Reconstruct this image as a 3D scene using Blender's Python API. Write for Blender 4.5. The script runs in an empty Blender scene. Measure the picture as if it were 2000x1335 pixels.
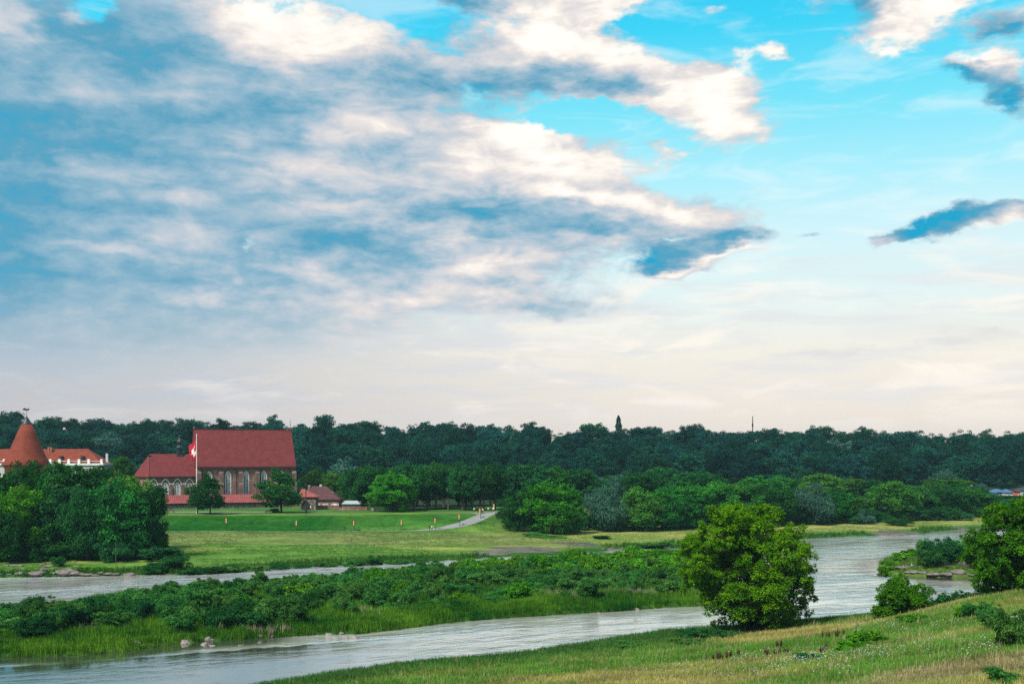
import bpy, math, random
import numpy as np
from mathutils import Vector, Matrix

# ------------------------------------------------------------------ scene, camera, sky, sun, exposure
scene = bpy.context.scene
COL = scene.collection
F, HZ, CAMH = 2200.0, 890.0, 26.0          # focal length in photo pixels, horizon row, camera height over the water

cam_d = bpy.data.cameras.new('camera')
cam = bpy.data.objects.new('camera', cam_d); COL.objects.link(cam)
cam_d.sensor_width = 36.0
cam_d.lens = 36.0 * F / 2000.0
cam_d.shift_y = (HZ - 667.5) / 2000.0
cam_d.clip_start = 0.5; cam_d.clip_end = 12000
cam.location = (0, 0, CAMH); cam.rotation_euler = (math.radians(90), 0, 0)
scene.camera = cam

SUN_AZ, SUN_EL = math.radians(-138), math.radians(50)     # azimuth from +Y towards +X
EXPOSURE = 0.55
vs = scene.view_settings
vs.view_transform = 'Standard'; vs.look = 'None'; vs.gamma = 1.0; vs.exposure = EXPOSURE
vs.use_curve_mapping = False
cy = scene.cycles
cy.use_denoising = False
cy.max_bounces = 6; cy.diffuse_bounces = 2; cy.glossy_bounces = 3; cy.transmission_bounces = 3
cy.transparent_max_bounces = 6; cy.volume_bounces = 0
cy.caustics_reflective = False; cy.caustics_refractive = False
cy.sample_clamp_indirect = 6.0

def S(c):                                   # '#rrggbb' or 0-255 triple -> linear rgb
    if isinstance(c, str):
        c = [int(c[i:i + 2], 16) for i in (1, 3, 5)]
    return tuple((v / 255 / 12.92) if v / 255 <= 0.04045 else ((v / 255 + 0.055) / 1.055) ** 2.4 for v in c)

class NT:
    """small wrapper for building node trees"""
    def __init__(self, tree):
        self.t = tree; tree.nodes.clear()
    def n(self, typ, **kw):
        nd = self.t.nodes.new(typ)
        for k, v in kw.items(): setattr(nd, k, v)
        return nd
    def put(self, sock, v):
        if hasattr(v, 'is_output'): self.t.links.new(v, sock)
        elif v is not None:
            if isinstance(v, (tuple, list)) and len(v) == 3 and sock.type == 'RGBA': v = (*v, 1.0)
            sock.default_value = v
    def m(self, op, a, b=None, c=None, clamp=False):
        nd = self.n('ShaderNodeMath', operation=op, use_clamp=clamp)
        self.put(nd.inputs[0], a); self.put(nd.inputs[1], b)
        if c is not None: self.put(nd.inputs[2], c)
        return nd.outputs[0]
    def vm(self, op, a, b=None):
        nd = self.n('ShaderNodeVectorMath', operation=op)
        self.put(nd.inputs[0], a); self.put(nd.inputs[1], b)
        return nd.outputs[0]
    def vscale(self, a, s):
        nd = self.n('ShaderNodeVectorMath', operation='SCALE')
        self.put(nd.inputs[0], a); self.put(nd.inputs['Scale'], s)
        return nd.outputs[0]
    def mix(self, f, a, b, blend='MIX'):
        nd = self.n('ShaderNodeMix', data_type='RGBA', blend_type=blend)
        nd.clamp_factor = True
        self.put(nd.inputs[0], f); self.put(nd.inputs[6], a); self.put(nd.inputs[7], b)
        return nd.outputs[2]
    def ss(self, v, lo, hi, a=0.0, b=1.0):  # smoothstep map range
        nd = self.n('ShaderNodeMapRange', interpolation_type='SMOOTHSTEP')
        for i, q in enumerate((v, lo, hi, a, b)): self.put(nd.inputs[i], q)
        return nd.outputs[0]
    def noise(self, vec, scale, detail=4.0, rough=0.55, dist=0.0, out=0):
        nd = self.n('ShaderNodeTexNoise')
        self.put(nd.inputs['Vector'], vec); self.put(nd.inputs['Scale'], scale)
        self.put(nd.inputs['Detail'], detail); self.put(nd.inputs['Roughness'], rough); self.put(nd.inputs['Distortion'], dist)
        return nd.outputs[out]
    def comb(self, x, y, z):
        nd = self.n('ShaderNodeCombineXYZ')
        for i, q in enumerate((x, y, z)): self.put(nd.inputs[i], q)
        return nd.outputs[0]
    def sep(self, v):
        nd = self.n('ShaderNodeSeparateXYZ'); self.put(nd.inputs[0], v)
        return nd.outputs
    def attr(self, name, typ='GEOMETRY'):
        nd = self.n('ShaderNodeAttribute', attribute_name=name); nd.attribute_type = typ
        return nd
    def bump(self, h, strength, dist=0.1):
        nd = self.n('ShaderNodeBump'); self.put(nd.inputs['Height'], h)
        nd.inputs['Strength'].default_value = strength; nd.inputs['Distance'].default_value = dist
        return nd.outputs[0]

# ---- sky: Nishita air, evening haze at the horizon and a broken cloud sheet, all in azimuth and elevation
world = bpy.data.worlds.new('World'); scene.world = world; world.use_nodes = True
W = NT(world.node_tree)
SKY_STRENGTH = 0.0745
def build_sky():
    tc = W.n('ShaderNodeTexCoord')
    dx, dy, dz = W.sep(tc.outputs['Generated'])
    az = W.m('ARCTAN2', dx, dy)
    el = W.m('ARCSINE', W.m('MINIMUM', W.m('MAXIMUM', dz, -1.0), 1.0))
    u = W.m('MULTIPLY', az, 2.2); v = W.m('MULTIPLY', el, 2.2)      # about thousands of photo pixels
    P0 = W.comb(u, v, 0.0)
    nis = W.n('ShaderNodeTexSky', sky_type='NISHITA'); nis.sun_disc = False
    nis.sun_elevation = SUN_EL; nis.sun_rotation = SUN_AZ
    nis.air_density = 1.0; nis.dust_density = 1.2; nis.ozone_density = 1.5
    # evening air: cyan overhead, paler and warmer towards the horizon
    air = W.n('ShaderNodeValToRGB'); W.put(air.inputs[0], W.m('MAXIMUM', v, 0.0))
    ae = air.color_ramp.elements
    ast = [(0.0, (226, 213, 206)), (0.08, (243, 229, 216)), (0.20, (246, 239, 225)), (0.30, (230, 245, 242)), (0.43, (208, 244, 249)), (0.53, (172, 239, 251)), (0.65, (122, 229, 249)), (0.79, (60, 212, 246)), (1.0, (16, 188, 236))]
    ae[0].position, ae[0].color = 0.0, (*S(ast[0][1]), 1); ae[1].position, ae[1].color = 1.0, (*S(ast[-1][1]), 1)
    for p_, c_ in ast[1:-1]:
        e_ = ae.new(p_); e_.color = (*S(c_), 1)
    c1 = W.mix(0.06, W.vscale(air.outputs[0], 9.6), W.mix(1.0, nis.outputs[0], (0.5, 1.0, 1.25), 'MULTIPLY'))
    cream = (9.2, 8.1, 7.0)
    left = W.ss(W.m('ADD', u, W.m('MULTIPLY', v, 0.6)), -1.05, 0.55)
    grey = W.mix(W.ss(v, 0.08, 0.34), (5.2, 5.1, 5.3), (3.5, 4.5, 5.6))
    clear = W.mix(W.m('MULTIPLY', W.ss(v, 0.70, 0.18), W.m('SUBTRACT', 1.0, left)), c1, grey)
    # warped coordinates for ragged, drawn-out cloud edges
    st = W.vm('MULTIPLY', P0, (1.0, 2.1, 1.0))
    w1 = W.n('ShaderNodeTexNoise'); W.put(w1.inputs['Vector'], st); w1.inputs['Scale'].default_value = 4.0
    w1.inputs['Detail'].default_value = 4.0; w1.inputs['Roughness'].default_value = 0.55
    warp = W.vm('MULTIPLY', W.vm('SUBTRACT', w1.outputs['Color'], (0.5, 0.5, 0.5)), (0.20, 0.085, 0.0))
    w2 = W.n('ShaderNodeTexNoise'); W.put(w2.inputs['Vector'], st); w2.inputs['Scale'].default_value = 15.0
    w2.inputs['Detail'].default_value = 5.0; w2.inputs['Roughness'].default_value = 0.6
    warp2 = W.vm('MULTIPLY', W.vm('SUBTRACT', w2.outputs['Color'], (0.5, 0.5, 0.5)), (0.10, 0.045, 0.0))
    P = W.vm('ADD', W.vm('ADD', P0, warp), warp2)
    def blobs(vec, lst):
        tot = None
        for (px, py, rx, ry, rot, amp) in lst:
            a = math.atan((px - 1000) / F); e = math.atan((HZ - py) / F * math.cos(a))
            mp = W.n('ShaderNodeMapping', vector_type='TEXTURE')
            W.put(mp.inputs['Vector'], vec)
            mp.inputs['Location'].default_value = (a * 2.2, e * 2.2, 0)
            mp.inputs['Rotation'].default_value = (0, 0, math.radians(rot))
            mp.inputs['Scale'].default_value = (rx / 1000, ry / 1000, 1)
            g = W.n('ShaderNodeTexGradient', gradient_type='SPHERICAL'); W.put(g.inputs[0], mp.outputs[0])
            q = W.m('MULTIPLY', W.ss(g.outputs['Fac'], 0.0, 1.0), amp)
            tot = q if tot is None else W.m('ADD', tot, q)
        return tot
    # where the cloud sheet lies (px, py, half width, half height, tilt, amount)
    cover = [(0, 330, 1050, 480, 0, 1.5), (450, 430, 900, 330, 0, 1.0), (700, 330, 560, 200, 0, .8), (560, 90, 420, 150, 0, .6), (200, 620, 1000, 220, 0, .5),
             (1090, 100, 300, 105, -14, .9), (1000, 150, 420, 75, -3, .7), (1390, 210, 190, 105, -6, 1.0), (1270, 170, 190, 75, 0, .5),
             (1080, 310, 300, 100, -10, .9), (1270, 410, 300, 75, -7, 1.0), (1150, 450, 420, 85, 0, .7), (1370, 490, 190, 45, 8, .8), (1300, 520, 160, 28, 8, .45), (950, 540, 330, 110, 0, .6), (1090, 600, 300, 50, 3, .45),
             (1190, 0, 190, 55, 10, 1.0), (970, 0, 160, 30, 0, .7), (1800, 10, 170, 80, 10, 1.1), (1640, 0, 140, 40, -10, .35), (1950, 60, 120, 40, 0, .7), (1930, 130, 150, 44, -4, .8), (1975, 190, 110, 56, -20, .6), (1900, 432, 270, 34, 3, 1.1), (1730, 462, 100, 18, 12, .6),
             (1507, 98, 62, 32, 0, .52), (1440, 107, 50, 40, 10, .48), (1730, 100, 66, 24, 10, .55), (1295, 295, 66, 30, -20, .7), (1390, 14, 80, 14, 0, .34), (1550, 450, 40, 14, 0, .3),
             (1640, 690, 420, 26, 2, .42), (1940, 780, 130, 24, 3, .6), (1250, 640, 420, 60, 3, .25), (1900, 660, 260, 40, -3, .3),
             (760, 15, 130, 40, 0, -1.0), (1130, 232, 180, 36, -2, -.75), (505, 460, 74, 42, 0, -1.6), (500, 580, 110, 16, 0, -.7), (170, 20, 60, 40, 0, -.5), (1290, 68, 120, 26, -18, -.4), (1290, 245, 60, 20, 0, -.3), (1330, 460, 60, 14, 0, -.5)]
    fb = W.noise(W.vm('MULTIPLY', P0, (1.0, 2.3, 1.0)), 5.5, 8.0, 0.58, 0.35)
    fb2 = W.noise(W.vm('MULTIPLY', P0, (1.0, 1.7, 1.0)), 20.0, 8.0, 0.62, 0.3)
    # beyond the frame the same broken cover goes on
    away = W.ss(W.m('ABSOLUTE', u), 1.0, 1.5); up = W.ss(v, 0.95, 1.4)
    base = W.m('MULTIPLY', W.m('MAXIMUM', away, up), 0.62)
    cov = W.m('ADD', blobs(P, cover), base)
    dens = W.m('ADD', cov, W.m('ADD', W.m('MULTIPLY', W.m('SUBTRACT', fb, 0.5), 0.9), W.m('MULTIPLY', W.m('SUBTRACT', fb2, 0.5), 0.9)))
    alpha = W.ss(dens, 0.14, W.m('ADD', 0.60, W.ss(v, 0.45, 0.15, 0.0, 0.4)))
    alpha = W.m('MULTIPLY', alpha, W.ss(v, -0.02, 0.30, 0.25, 1.0))
    # brightness of the cloud: lit flanks and tops against blue-grey undersides
    bright = [(600, 55, 260, 90, -6, .95), (480, 20, 200, 90, 0, .45), (580, 110, 160, 40, 0, .5), (1060, 70, 150, 80, -14, .85), (1190, 110, 200, 50, -12, .85), (1390, 205, 190, 110, -4, .95),
              (1200, 5, 170, 55, 10, .9), (980, 250, 120, 56, 0, .7), (820, 250, 300, 44, -2, .45), (1130, 310, 230, 80, -12, .7), (960, 320, 300, 90, 0, .42), (640, 260, 90, 40, 0, .4), (620, 320, 260, 50, 0, .4),
              (1270, 400, 260, 36, -8, .95), (1060, 375, 180, 30, -4, .55), (1820, 15, 170, 75, 8, .95), (1930, 110, 150, 22, -4, .95), (1890, 466, 240, 16, 4, .95), (1990, 430, 60, 30, 0, .4), (1985, 240, 40, 30, 0, .5),
              (1507, 98, 60, 40, 0, .8), (1440, 108, 60, 50, 0, .8), (1300, 295, 80, 50, 0, .8), (1735, 100, 90, 40, 0, .7), (1390, 14, 80, 20, 0, .8), (1440, 492, 90, 12, 10, .8), (1330, 518, 90, 12, 10, .7), (1170, 425, 80, 22, 0, .35), (1180, 470, 90, 22, 0, .3),
              (930, 500, 200, 60, 0, .5), (860, 570, 260, 46, 0, .55), (600, 520, 150, 30, -10, .45), (240, 495, 210, 20, 0, .4), (330, 455, 160, 34, 0, .42), (380, 570, 120, 26, 0, .4), (620, 610, 400, 60, 0, .12),
              (350, 385, 170, 30, 0, .35), (25, 50, 70, 70, 0, .6), (1050, 700, 600, 140, 0, .4), (230, 190, 230, 36, 5, .22), (400, 165, 110, 22, 0, .15), (140, 325, 200, 40, 0, .25), (155, 38, 24, 24, 0, .6), (700, 395, 200, 24, 0, .25), (1110, 170, 60, 18, 0, .4), (1290, 370, 200, 20, -8, .3)]
    dark = [(120, 260, 430, 60, 0, .22), (720, 130, 200, 44, -4, .30), (870, 60, 70, 30, 0, .5), (1000, 165, 330, 40, -3, .42), (1230, 185, 130, 30, 0, .4), (650, 465, 150, 44, 2, .26), (760, 480, 180, 34, 0, .28), (900, 415, 260, 34, 0, .40), (1350, 485, 200, 34, 5, .62), (1250, 515, 90, 20, 5, .5), (1440, 462, 60, 20, 0, .4),
            (1130, 440, 240, 44, 0, .42), (1850, 428, 240, 30, 3, .80), (1960, 190, 110, 60, -20, .85), (1870, 140, 80, 26, -10, .65), (930, 8, 110, 24, 0, .5), (450, 235, 240, 34, 0, .18), (520, 200, 160, 30, 0, .1), (0, 560, 200, 120, 0, .16), (0, 380, 200, 200, 0, .20), (60, 300, 300, 24, 0, .16),
            (230, 100, 150, 80, -20, .30), (1680, 8, 80, 40, 10, .6), (1960, 70, 60, 16, 0, .5), (1080, 607, 110, 14, 4, .35), (1950, 785, 120, 18, 0, .4), (1640, 694, 260, 12, 2, .35), (1550, 450, 50, 20, 0, .4), (1380, 130, 60, 14, 0, .3)]
    nz = W.ss(u, -0.9, 0.1, 0.45, 1.0)
    lit = W.m('ADD', W.m('SUBTRACT', W.m('MULTIPLY', blobs(P, bright), 0.52), W.m('MULTIPLY', blobs(P, dark), 0.60)), W.ss(u, -1.0, 0.15, 0.30, 0.50))
    lit = W.m('ADD', lit, W.m('MULTIPLY', W.m('MULTIPLY', W.m('SUBTRACT', fb, 0.5), 0.9), nz))
    fb3 = W.noise(W.vm('MULTIPLY', W.vm('ADD', P0, (0.02, 0.02, 3.1)), (1.0, 3.4, 1.0)), 9.0, 8.0, 0.6, 0.5)
    lit = W.m('ADD', lit, W.m('MULTIPLY', W.m('MULTIPLY', W.m('SUBTRACT', fb3, 0.5), 0.85), nz))
    lit = W.m('ADD', lit, W.m('MULTIPLY', W.m('SUBTRACT', fb2, 0.5), 0.36))
    cr = W.n('ShaderNodeValToRGB'); W.put(cr.inputs[0], lit)
    els = cr.color_ramp.elements
    stops = [(0.0, S((34, 162, 202))), (0.18, S((92, 160, 190))), (0.36, S((142, 180, 201))), (0.54, S((188, 200, 211))), (0.72, S((224, 219, 218))), (0.88, S((250, 243, 234))), (1.0, S((255, 252, 245)))]
    els[0].position, els[0].color = stops[0][0], (*stops[0][1], 1)
    els[1].position, els[1].color = stops[-1][0], (*stops[-1][1], 1)
    for p_, c_ in stops[1:-1]:
        e_ = els.new(p_); e_.color = (*c_, 1)
    cc = W.vscale(cr.outputs[0], 9.7)
    cc = W.mix(W.m('MULTIPLY', W.ss(v, 0.36, 0.04), 0.85), cc, W.mix(left, (5.6, 5.7, 6.0), cream))   # far clouds melt into the haze
    # thin drawn-out veils: pale over the blue, grey-rose near the horizon
    vn = W.noise(W.vm('MULTIPLY', W.vm('ADD', P0, (0.3, 0.1, 7.7)), (1.0, 4.2, 1.0)), 5.0, 7.0, 0.58, 0.6)
    clear = W.mix(W.m('MULTIPLY', W.ss(vn, 0.45, 0.72), W.ss(v, 0.25, 0.5, 0.10, 0.34)), clear, (9.2, 9.3, 9.2))
    vn2 = W.noise(W.vm('MULTIPLY', W.vm('ADD', P0, (1.3, 0.7, 2.2)), (1.0, 8.0, 1.0)), 3.6, 7.0, 0.60, 0.5)
    low = W.m('MULTIPLY', W.ss(v, 0.03, 0.14), W.ss(v, 0.48, 0.26))
    clear = W.mix(W.m('MULTIPLY', W.m('MULTIPLY', W.ss(vn2, 0.42, 0.64), low), 0.62), clear, W.mix(left, (4.3, 4.9, 5.9), (7.2, 7.2, 7.5)))
    clear = W.mix(W.m('MULTIPLY', W.m('MULTIPLY', W.ss(vn, 0.50, 0.70), low), 0.65), clear, W.mix(left, (7.4, 6.9, 6.7), (9.9, 9.0, 7.9)))
    col = W.mix(alpha, clear, cc)
    bg = W.n('ShaderNodeBackground'); W.put(bg.inputs[0], col); bg.inputs[1].default_value = SKY_STRENGTH
    out = W.n('ShaderNodeOutputWorld'); W.t.links.new(bg.outputs[0], out.inputs[0])
build_sky()
world.cycles.sampling_method = 'MANUAL'; world.cycles.sample_map_resolution = 512

sd = bpy.data.lights.new('sun', 'SUN'); sd.energy = 4.4; sd.angle = math.radians(14); sd.color = (1.0, 0.94, 0.80)
sun = bpy.data.objects.new('sun', sd); COL.objects.link(sun)
tosun = Vector((math.sin(SUN_AZ) * math.cos(SUN_EL), math.cos(SUN_AZ) * math.cos(SUN_EL), math.sin(SUN_EL)))
sun.rotation_euler = tosun.to_track_quat('Z', 'Y').to_euler()
sun.location = tosun * 300

# ------------------------------------------------------------------ helpers
rng = np.random.default_rng(7)
R = random.Random(11)

def W2(px, py, z=0.0):                       # a point of height z seen at (px, py)
    d = (CAMH - z) * F / (py - HZ)
    return ((px - 1000) * d / F, d)
def XD(px, d): return (px - 1000) * d / F
def ZD(py, d): return CAMH - (py - HZ) * d / F

def np_mesh(name, V, faces, mat=None, smooth=False):
    """faces: list of (m,k) int arrays"""
    me = bpy.data.meshes.new(name)
    V = np.asarray(V, np.float32)
    me.vertices.add(len(V)); me.vertices.foreach_set('co', V.ravel())
    if not isinstance(faces, list): faces = [faces]
    faces = [np.asarray(f, np.int32) for f in faces if len(f)]
    if faces:
        idx = np.concatenate([f.ravel() for f in faces])
        tot = np.concatenate([np.full(len(f), f.shape[1], np.int32) for f in faces])
        start = np.concatenate([[0], np.cumsum(tot)[:-1]]).astype(np.int32)
        me.loops.add(len(idx)); me.loops.foreach_set('vertex_index', idx)
        me.polygons.add(len(tot)); me.polygons.foreach_set('loop_start', start); me.polygons.foreach_set('loop_total', tot)
        me.polygons.foreach_set('use_smooth', np.full(len(tot), smooth, bool))
    me.update(calc_edges=True)
    if mat: me.materials.append(mat)
    return me

def link(name, me, parent=None, loc=(0, 0, 0), rz=0.0, scale=None):
    o = bpy.data.objects.new(name, me); COL.objects.link(o)
    o.parent = parent; o.location = loc
    if rz: o.rotation_euler = (0, 0, rz)
    if scale is not None: o.scale = scale
    return o
def tag(o, label=None, cat=None, group=None, kind=None):
    if label: o['label'] = label
    if cat: o['category'] = cat
    if group: o['group'] = group
    if kind: o['kind'] = kind
    return o
def empty(name, loc, rz=0.0):
    o = bpy.data.objects.new(name, None); COL.objects.link(o)
    o.location = loc; o.rotation_euler = (0, 0, rz); o.empty_display_size = 0.5
    return o

class MB:
    """collects shapes, builds one mesh"""
    def __init__(s): s.v = []; s.f = []
    def add(s, verts, faces):
        b = len(s.v); s.v += [tuple(p) for p in verts]; s.f += [tuple(b + i for i in f) for f in faces]; return s
    def box(s, x0, x1, y0, y1, z0, z1):
        return s.add([(x0, y0, z0), (x1, y0, z0), (x1, y1, z0), (x0, y1, z0), (x0, y0, z1), (x1, y0, z1), (x1, y1, z1), (x0, y1, z1)],
                     [(3, 2, 1, 0), (4, 5, 6, 7), (0, 1, 5, 4), (1, 2, 6, 5), (2, 3, 7, 6), (3, 0, 4, 7)])
    def tube(s, pts, rad, n=8, cap=True):
        pts = [Vector(p) for p in pts]
        if not isinstance(rad, (list, tuple)): rad = [rad] * len(pts)
        b = len(s.v)
        for i, p in enumerate(pts):
            t = (pts[min(i + 1, len(pts) - 1)] - pts[max(i - 1, 0)]).normalized()
            a = t.orthogonal().normalized(); c = t.cross(a)
            if abs(t.z) > 0.99: a, c = Vector((1, 0, 0)), Vector((0, 1, 0))
            for k in range(n):
                q = 2 * math.pi * k / n
                s.v.append(tuple(p + (a * math.cos(q) + c * math.sin(q)) * rad[i]))
        for i in range(len(pts) - 1):
            for k in range(n):
                k2 = (k + 1) % n
                s.f.append((b + i * n + k, b + i * n + k2, b + (i + 1) * n + k2, b + (i + 1) * n + k))
        if cap:
            s.f.append(tuple(b + k for k in range(n))[::-1]); s.f.append(tuple(b + (len(pts) - 1) * n + k for k in range(n)))
        return s
    def lathe(s, prof, n=24, c=(0, 0)):       # prof: (r, z) bottom to top
        return s.tube([(c[0], c[1], z) for r, z in prof], [max(r, 0.001) for r, z in prof], n)
    def prism(s, poly, y0, y1):               # polygon of (x, z), extruded in y
        n = len(poly)
        return s.add([(x, y0, z) for x, z in poly] + [(x, y1, z) for x, z in poly],
                     [tuple(range(n)), tuple(range(2 * n - 1, n - 1, -1))] + [(i, n + i, n + (i + 1) % n, (i + 1) % n)[::-1][::-1] for i in range(n)])
    def strip(s, outer, inner, y0, y1):       # ring between two polylines of (x, z) of equal length, extruded in y (open ends)
        n = len(outer); b = len(s.v)
        for y in (y0, y1):
            s.v += [(x, y, z) for x, z in outer] + [(x, y, z) for x, z in inner]
        for i in range(n - 1):
            o0, o1, i0, i1 = b + i, b + i + 1, b + n + i, b + n + i + 1
            k = 2 * n
            s.f += [(o0, o1, i1, i0), (o0 + k, i0 + k, i1 + k, o1 + k), (o0, o0 + k, o1 + k, o1), (i0, i1, i1 + k, i0 + k)]
        s.f += [(b, b + n, b + 3 * n, b + 2 * n), (b + n - 1, b + 3 * n - 1, b + 4 * n - 1, b + 2 * n - 1)]
        return s
    def mesh(s, name, mat, smooth=False):
        me = bpy.data.meshes.new(name); me.from_pydata(s.v, [], s.f)
        if smooth:
            for p in me.polygons: p.use_smooth = True
        me.update(); me.materials.append(mat); return me
    def build(s, name, mat, parent=None, smooth=False, loc=(0, 0, 0), rz=0.0):
        return link(name, s.mesh(name, mat, smooth), parent, loc, rz)

# ------------------------------------------------------------------ materials
def new_mat(name):
    m = bpy.data.materials.new(name); m.use_nodes = True
    return m, NT(m.node_tree)
def finish(t, bsdf_out):
    o = t.n('ShaderNodeOutputMaterial'); t.t.links.new(bsdf_out, o.inputs[0])
def principled(t, col, rough=0.7, normal=None, spec=0.3, **kw):
    b = t.n('ShaderNodeBsdfPrincipled')
    t.put(b.inputs['Base Color'], col); t.put(b.inputs['Roughness'], rough)
    b.inputs['Specular IOR Level'].default_value = spec
    if normal is not None: t.put(b.inputs['Normal'], normal)
    for k, v in kw.items(): t.put(b.inputs[k], v)
    return b.outputs[0]

def plain(name, col, var=0.25, scale=3.0, rough=0.7, spec=0.25, bump=0.0, col2=None, lo=0.4, hi=0.65):
    """two-tone mottled surface"""
    m, t = new_mat(name)
    tc = t.n('ShaderNodeTexCoord')
    a = t.noise(tc.outputs['Object'], scale, 6, 0.6)
    b = t.noise(tc.outputs['Object'], scale * 7, 3, 0.6)
    c2 = col2 if col2 else tuple(min(1, q * (1 + var)) for q in col)
    c1 = col if col2 else tuple(q * (1 - var) for q in col)
    c = t.mix(t.ss(a, lo, hi), c1, c2)
    c = t.mix(t.m('MULTIPLY', t.ss(b, 0.35, 0.7), 0.35), c, tuple(q * 0.62 for q in c1))
    nrm = t.bump(b, bump, 0.05) if bump else None
    finish(t, principled(t, c, rough, nrm, spec))
    return m

def leaf_mat(name, dark, light, trans=0.25, hue_var=0.03, val_var=0.35):
    m, t = new_mat(name)
    tint = t.attr('tint').outputs['Fac']
    oi = t.n('ShaderNodeObjectInfo')
    c = t.mix(tint, dark, light)
    hs = t.n('ShaderNodeHueSaturation')
    rnd = oi.outputs['Random']
    t.put(hs.inputs['Hue'], t.m('ADD', 0.5 - hue_var, t.m('MULTIPLY', rnd, 2 * hue_var)))
    r2 = t.m('FRACT', t.m('MULTIPLY', rnd, 17.31))
    t.put(hs.inputs['Value'], t.m('ADD', 1 - val_var, t.m('MULTIPLY', r2, 2 * val_var)))
    t.put(hs.inputs['Color'], c)
    col = hs.outputs[0]
    d = t.n('ShaderNodeBsdfDiffuse'); t.put(d.inputs[0], col)
    tr = t.n('ShaderNodeBsdfTranslucent'); t.put(tr.inputs[0], t.mix(0.5, col, light))
    ms = t.n('ShaderNodeMixShader'); ms.inputs[0].default_value = trans
    t.t.links.new(d.outputs[0], ms.inputs[1]); t.t.links.new(tr.outputs[0], ms.inputs[2])
    finish(t, ms.outputs[0])
    return m

def grass_mat(name):
    m, t = new_mat(name)
    c = t.attr('tint', 'INSTANCER').outputs['Color']
    d = t.n('ShaderNodeBsdfDiffuse'); t.put(d.inputs[0], c)
    tr = t.n('ShaderNodeBsdfTranslucent'); t.put(tr.inputs[0], c)
    ms = t.n('ShaderNodeMixShader'); ms.inputs[0].default_value = 0.25
    t.t.links.new(d.outputs[0], ms.inputs[1]); t.t.links.new(tr.outputs[0], ms.inputs[2])
    finish(t, ms.outputs[0])
    return m

def ground_mat():
    m, t = new_mat('ground')
    tc = t.n('ShaderNodeTexCoord'); p = tc.outputs['Object']
    c = t.attr('tint').outputs['Color']
    n1 = t.noise(t.vm('MULTIPLY', p, (0.6, 1.0, 1.0)), 0.16, 6, 0.6)
    n2 = t.noise(t.vm('MULTIPLY', p, (0.7, 1.6, 1.0)), 1.1, 5, 0.65)
    c = t.mix(t.ss(n1, 0.38, 0.70), t.mix(1.0, c, (0.72, 0.80, 0.70), 'MULTIPLY'), t.mix(1.0, c, (1.30, 1.16, 1.15), 'MULTIPLY'))
    n3 = t.noise(t.vm('MULTIPLY', p, (0.05, 1.0, 0.3)), 0.55, 4, 0.6, 0.3)
    c = t.mix(t.ss(n3, 0.40, 0.66), t.mix(1.0, c, (0.84, 0.88, 0.84), 'MULTIPLY'), t.mix(1.0, c, (1.22, 1.10, 1.12), 'MULTIPLY'))
    c = t.mix(t.ss(n2, 0.35, 0.72), t.mix(1.0, c, (0.72, 0.76, 0.70), 'MULTIPLY'), t.mix(1.0, c, (1.16, 1.12, 1.1), 'MULTIPLY'))
    finish(t, principled(t, c, 0.95, t.bump(n2, 0.6, 0.15), 0.05))
    return m

def water_mat():
    m, t = new_mat('river_water')
    tc = t.n('ShaderNodeTexCoord'); p = tc.outputs['Object']
    q = t.n('ShaderNodeMapping'); t.put(q.inputs['Vector'], p); q.inputs['Rotation'].default_value = (0, 0, math.radians(-24))
    pv = q.outputs[0]
    fine = t.noise(t.vm('MULTIPLY', pv, (0.9, 1.0, 1)), 1.7, 4, 0.62, 0.3)
    mid = t.noise(t.vm('MULTIPLY', pv, (0.8, 1.0, 1)), 0.62, 3, 0.55, 0.4)
    big = t.noise(t.vm('MULTIPLY', pv, (0.35, 1.1, 1)), 0.060, 4, 0.6, 0.5)
    med = t.noise(t.vm('MULTIPLY', pv, (0.45, 1.1, 1)), 0.26, 3, 0.6, 0.4)
    flow = t.attr('riffle').outputs['Fac']             # slack water by the reeds, riffles in the narrows
    riff = t.m('MULTIPLY', flow, t.m('MULTIPLY', t.ss(big, 0.38, 0.66, 0.22, 1.0), t.ss(med, 0.34, 0.66, 0.35, 1.25)))
    h = t.m('ADD', t.m('MULTIPLY', fine, t.m('MULTIPLY', riff, 0.9)), t.m('MULTIPLY', mid, t.m('MULTIPLY', riff, 1.1)))
    nrm = t.bump(h, 0.38, 0.5)
    foam = t.m('MULTIPLY', t.ss(fine, 0.58, 0.68), t.ss(riff, 0.75, 1.2))
    fr = t.n('ShaderNodeFresnel'); fr.inputs['IOR'].default_value = 1.33; t.put(fr.inputs['Normal'], nrm)
    body = t.n('ShaderNodeBsdfDiffuse'); t.put(body.inputs[0], t.mix(t.m('MULTIPLY', foam, 0.75), t.mix(t.ss(flow, 0.1, 0.8), (0.040, 0.048, 0.038), (0.40, 0.40, 0.39)), (0.85, 0.86, 0.86)))  # paler with flow: broken riffle water, plus sky shine put into the colour
    gl = t.n('ShaderNodeBsdfGlossy'); gl.inputs['Color'].default_value = (1.0, 0.955, 0.915, 1); gl.inputs['Roughness'].default_value = 0.07; t.put(gl.inputs['Normal'], nrm)
    ms = t.n('ShaderNodeMixShader'); t.put(ms.inputs[0], t.m('MULTIPLY', t.m('ADD', t.m('MULTIPLY', fr.outputs[0], 0.60), 0.42, clamp=True), t.m('SUBTRACT', 1.0, t.m('MULTIPLY', foam, 0.5))))
    t.t.links.new(body.outputs[0], ms.inputs[1]); t.t.links.new(gl.outputs[0], ms.inputs[2])
    finish(t, ms.outputs[0])
    return m

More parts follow.
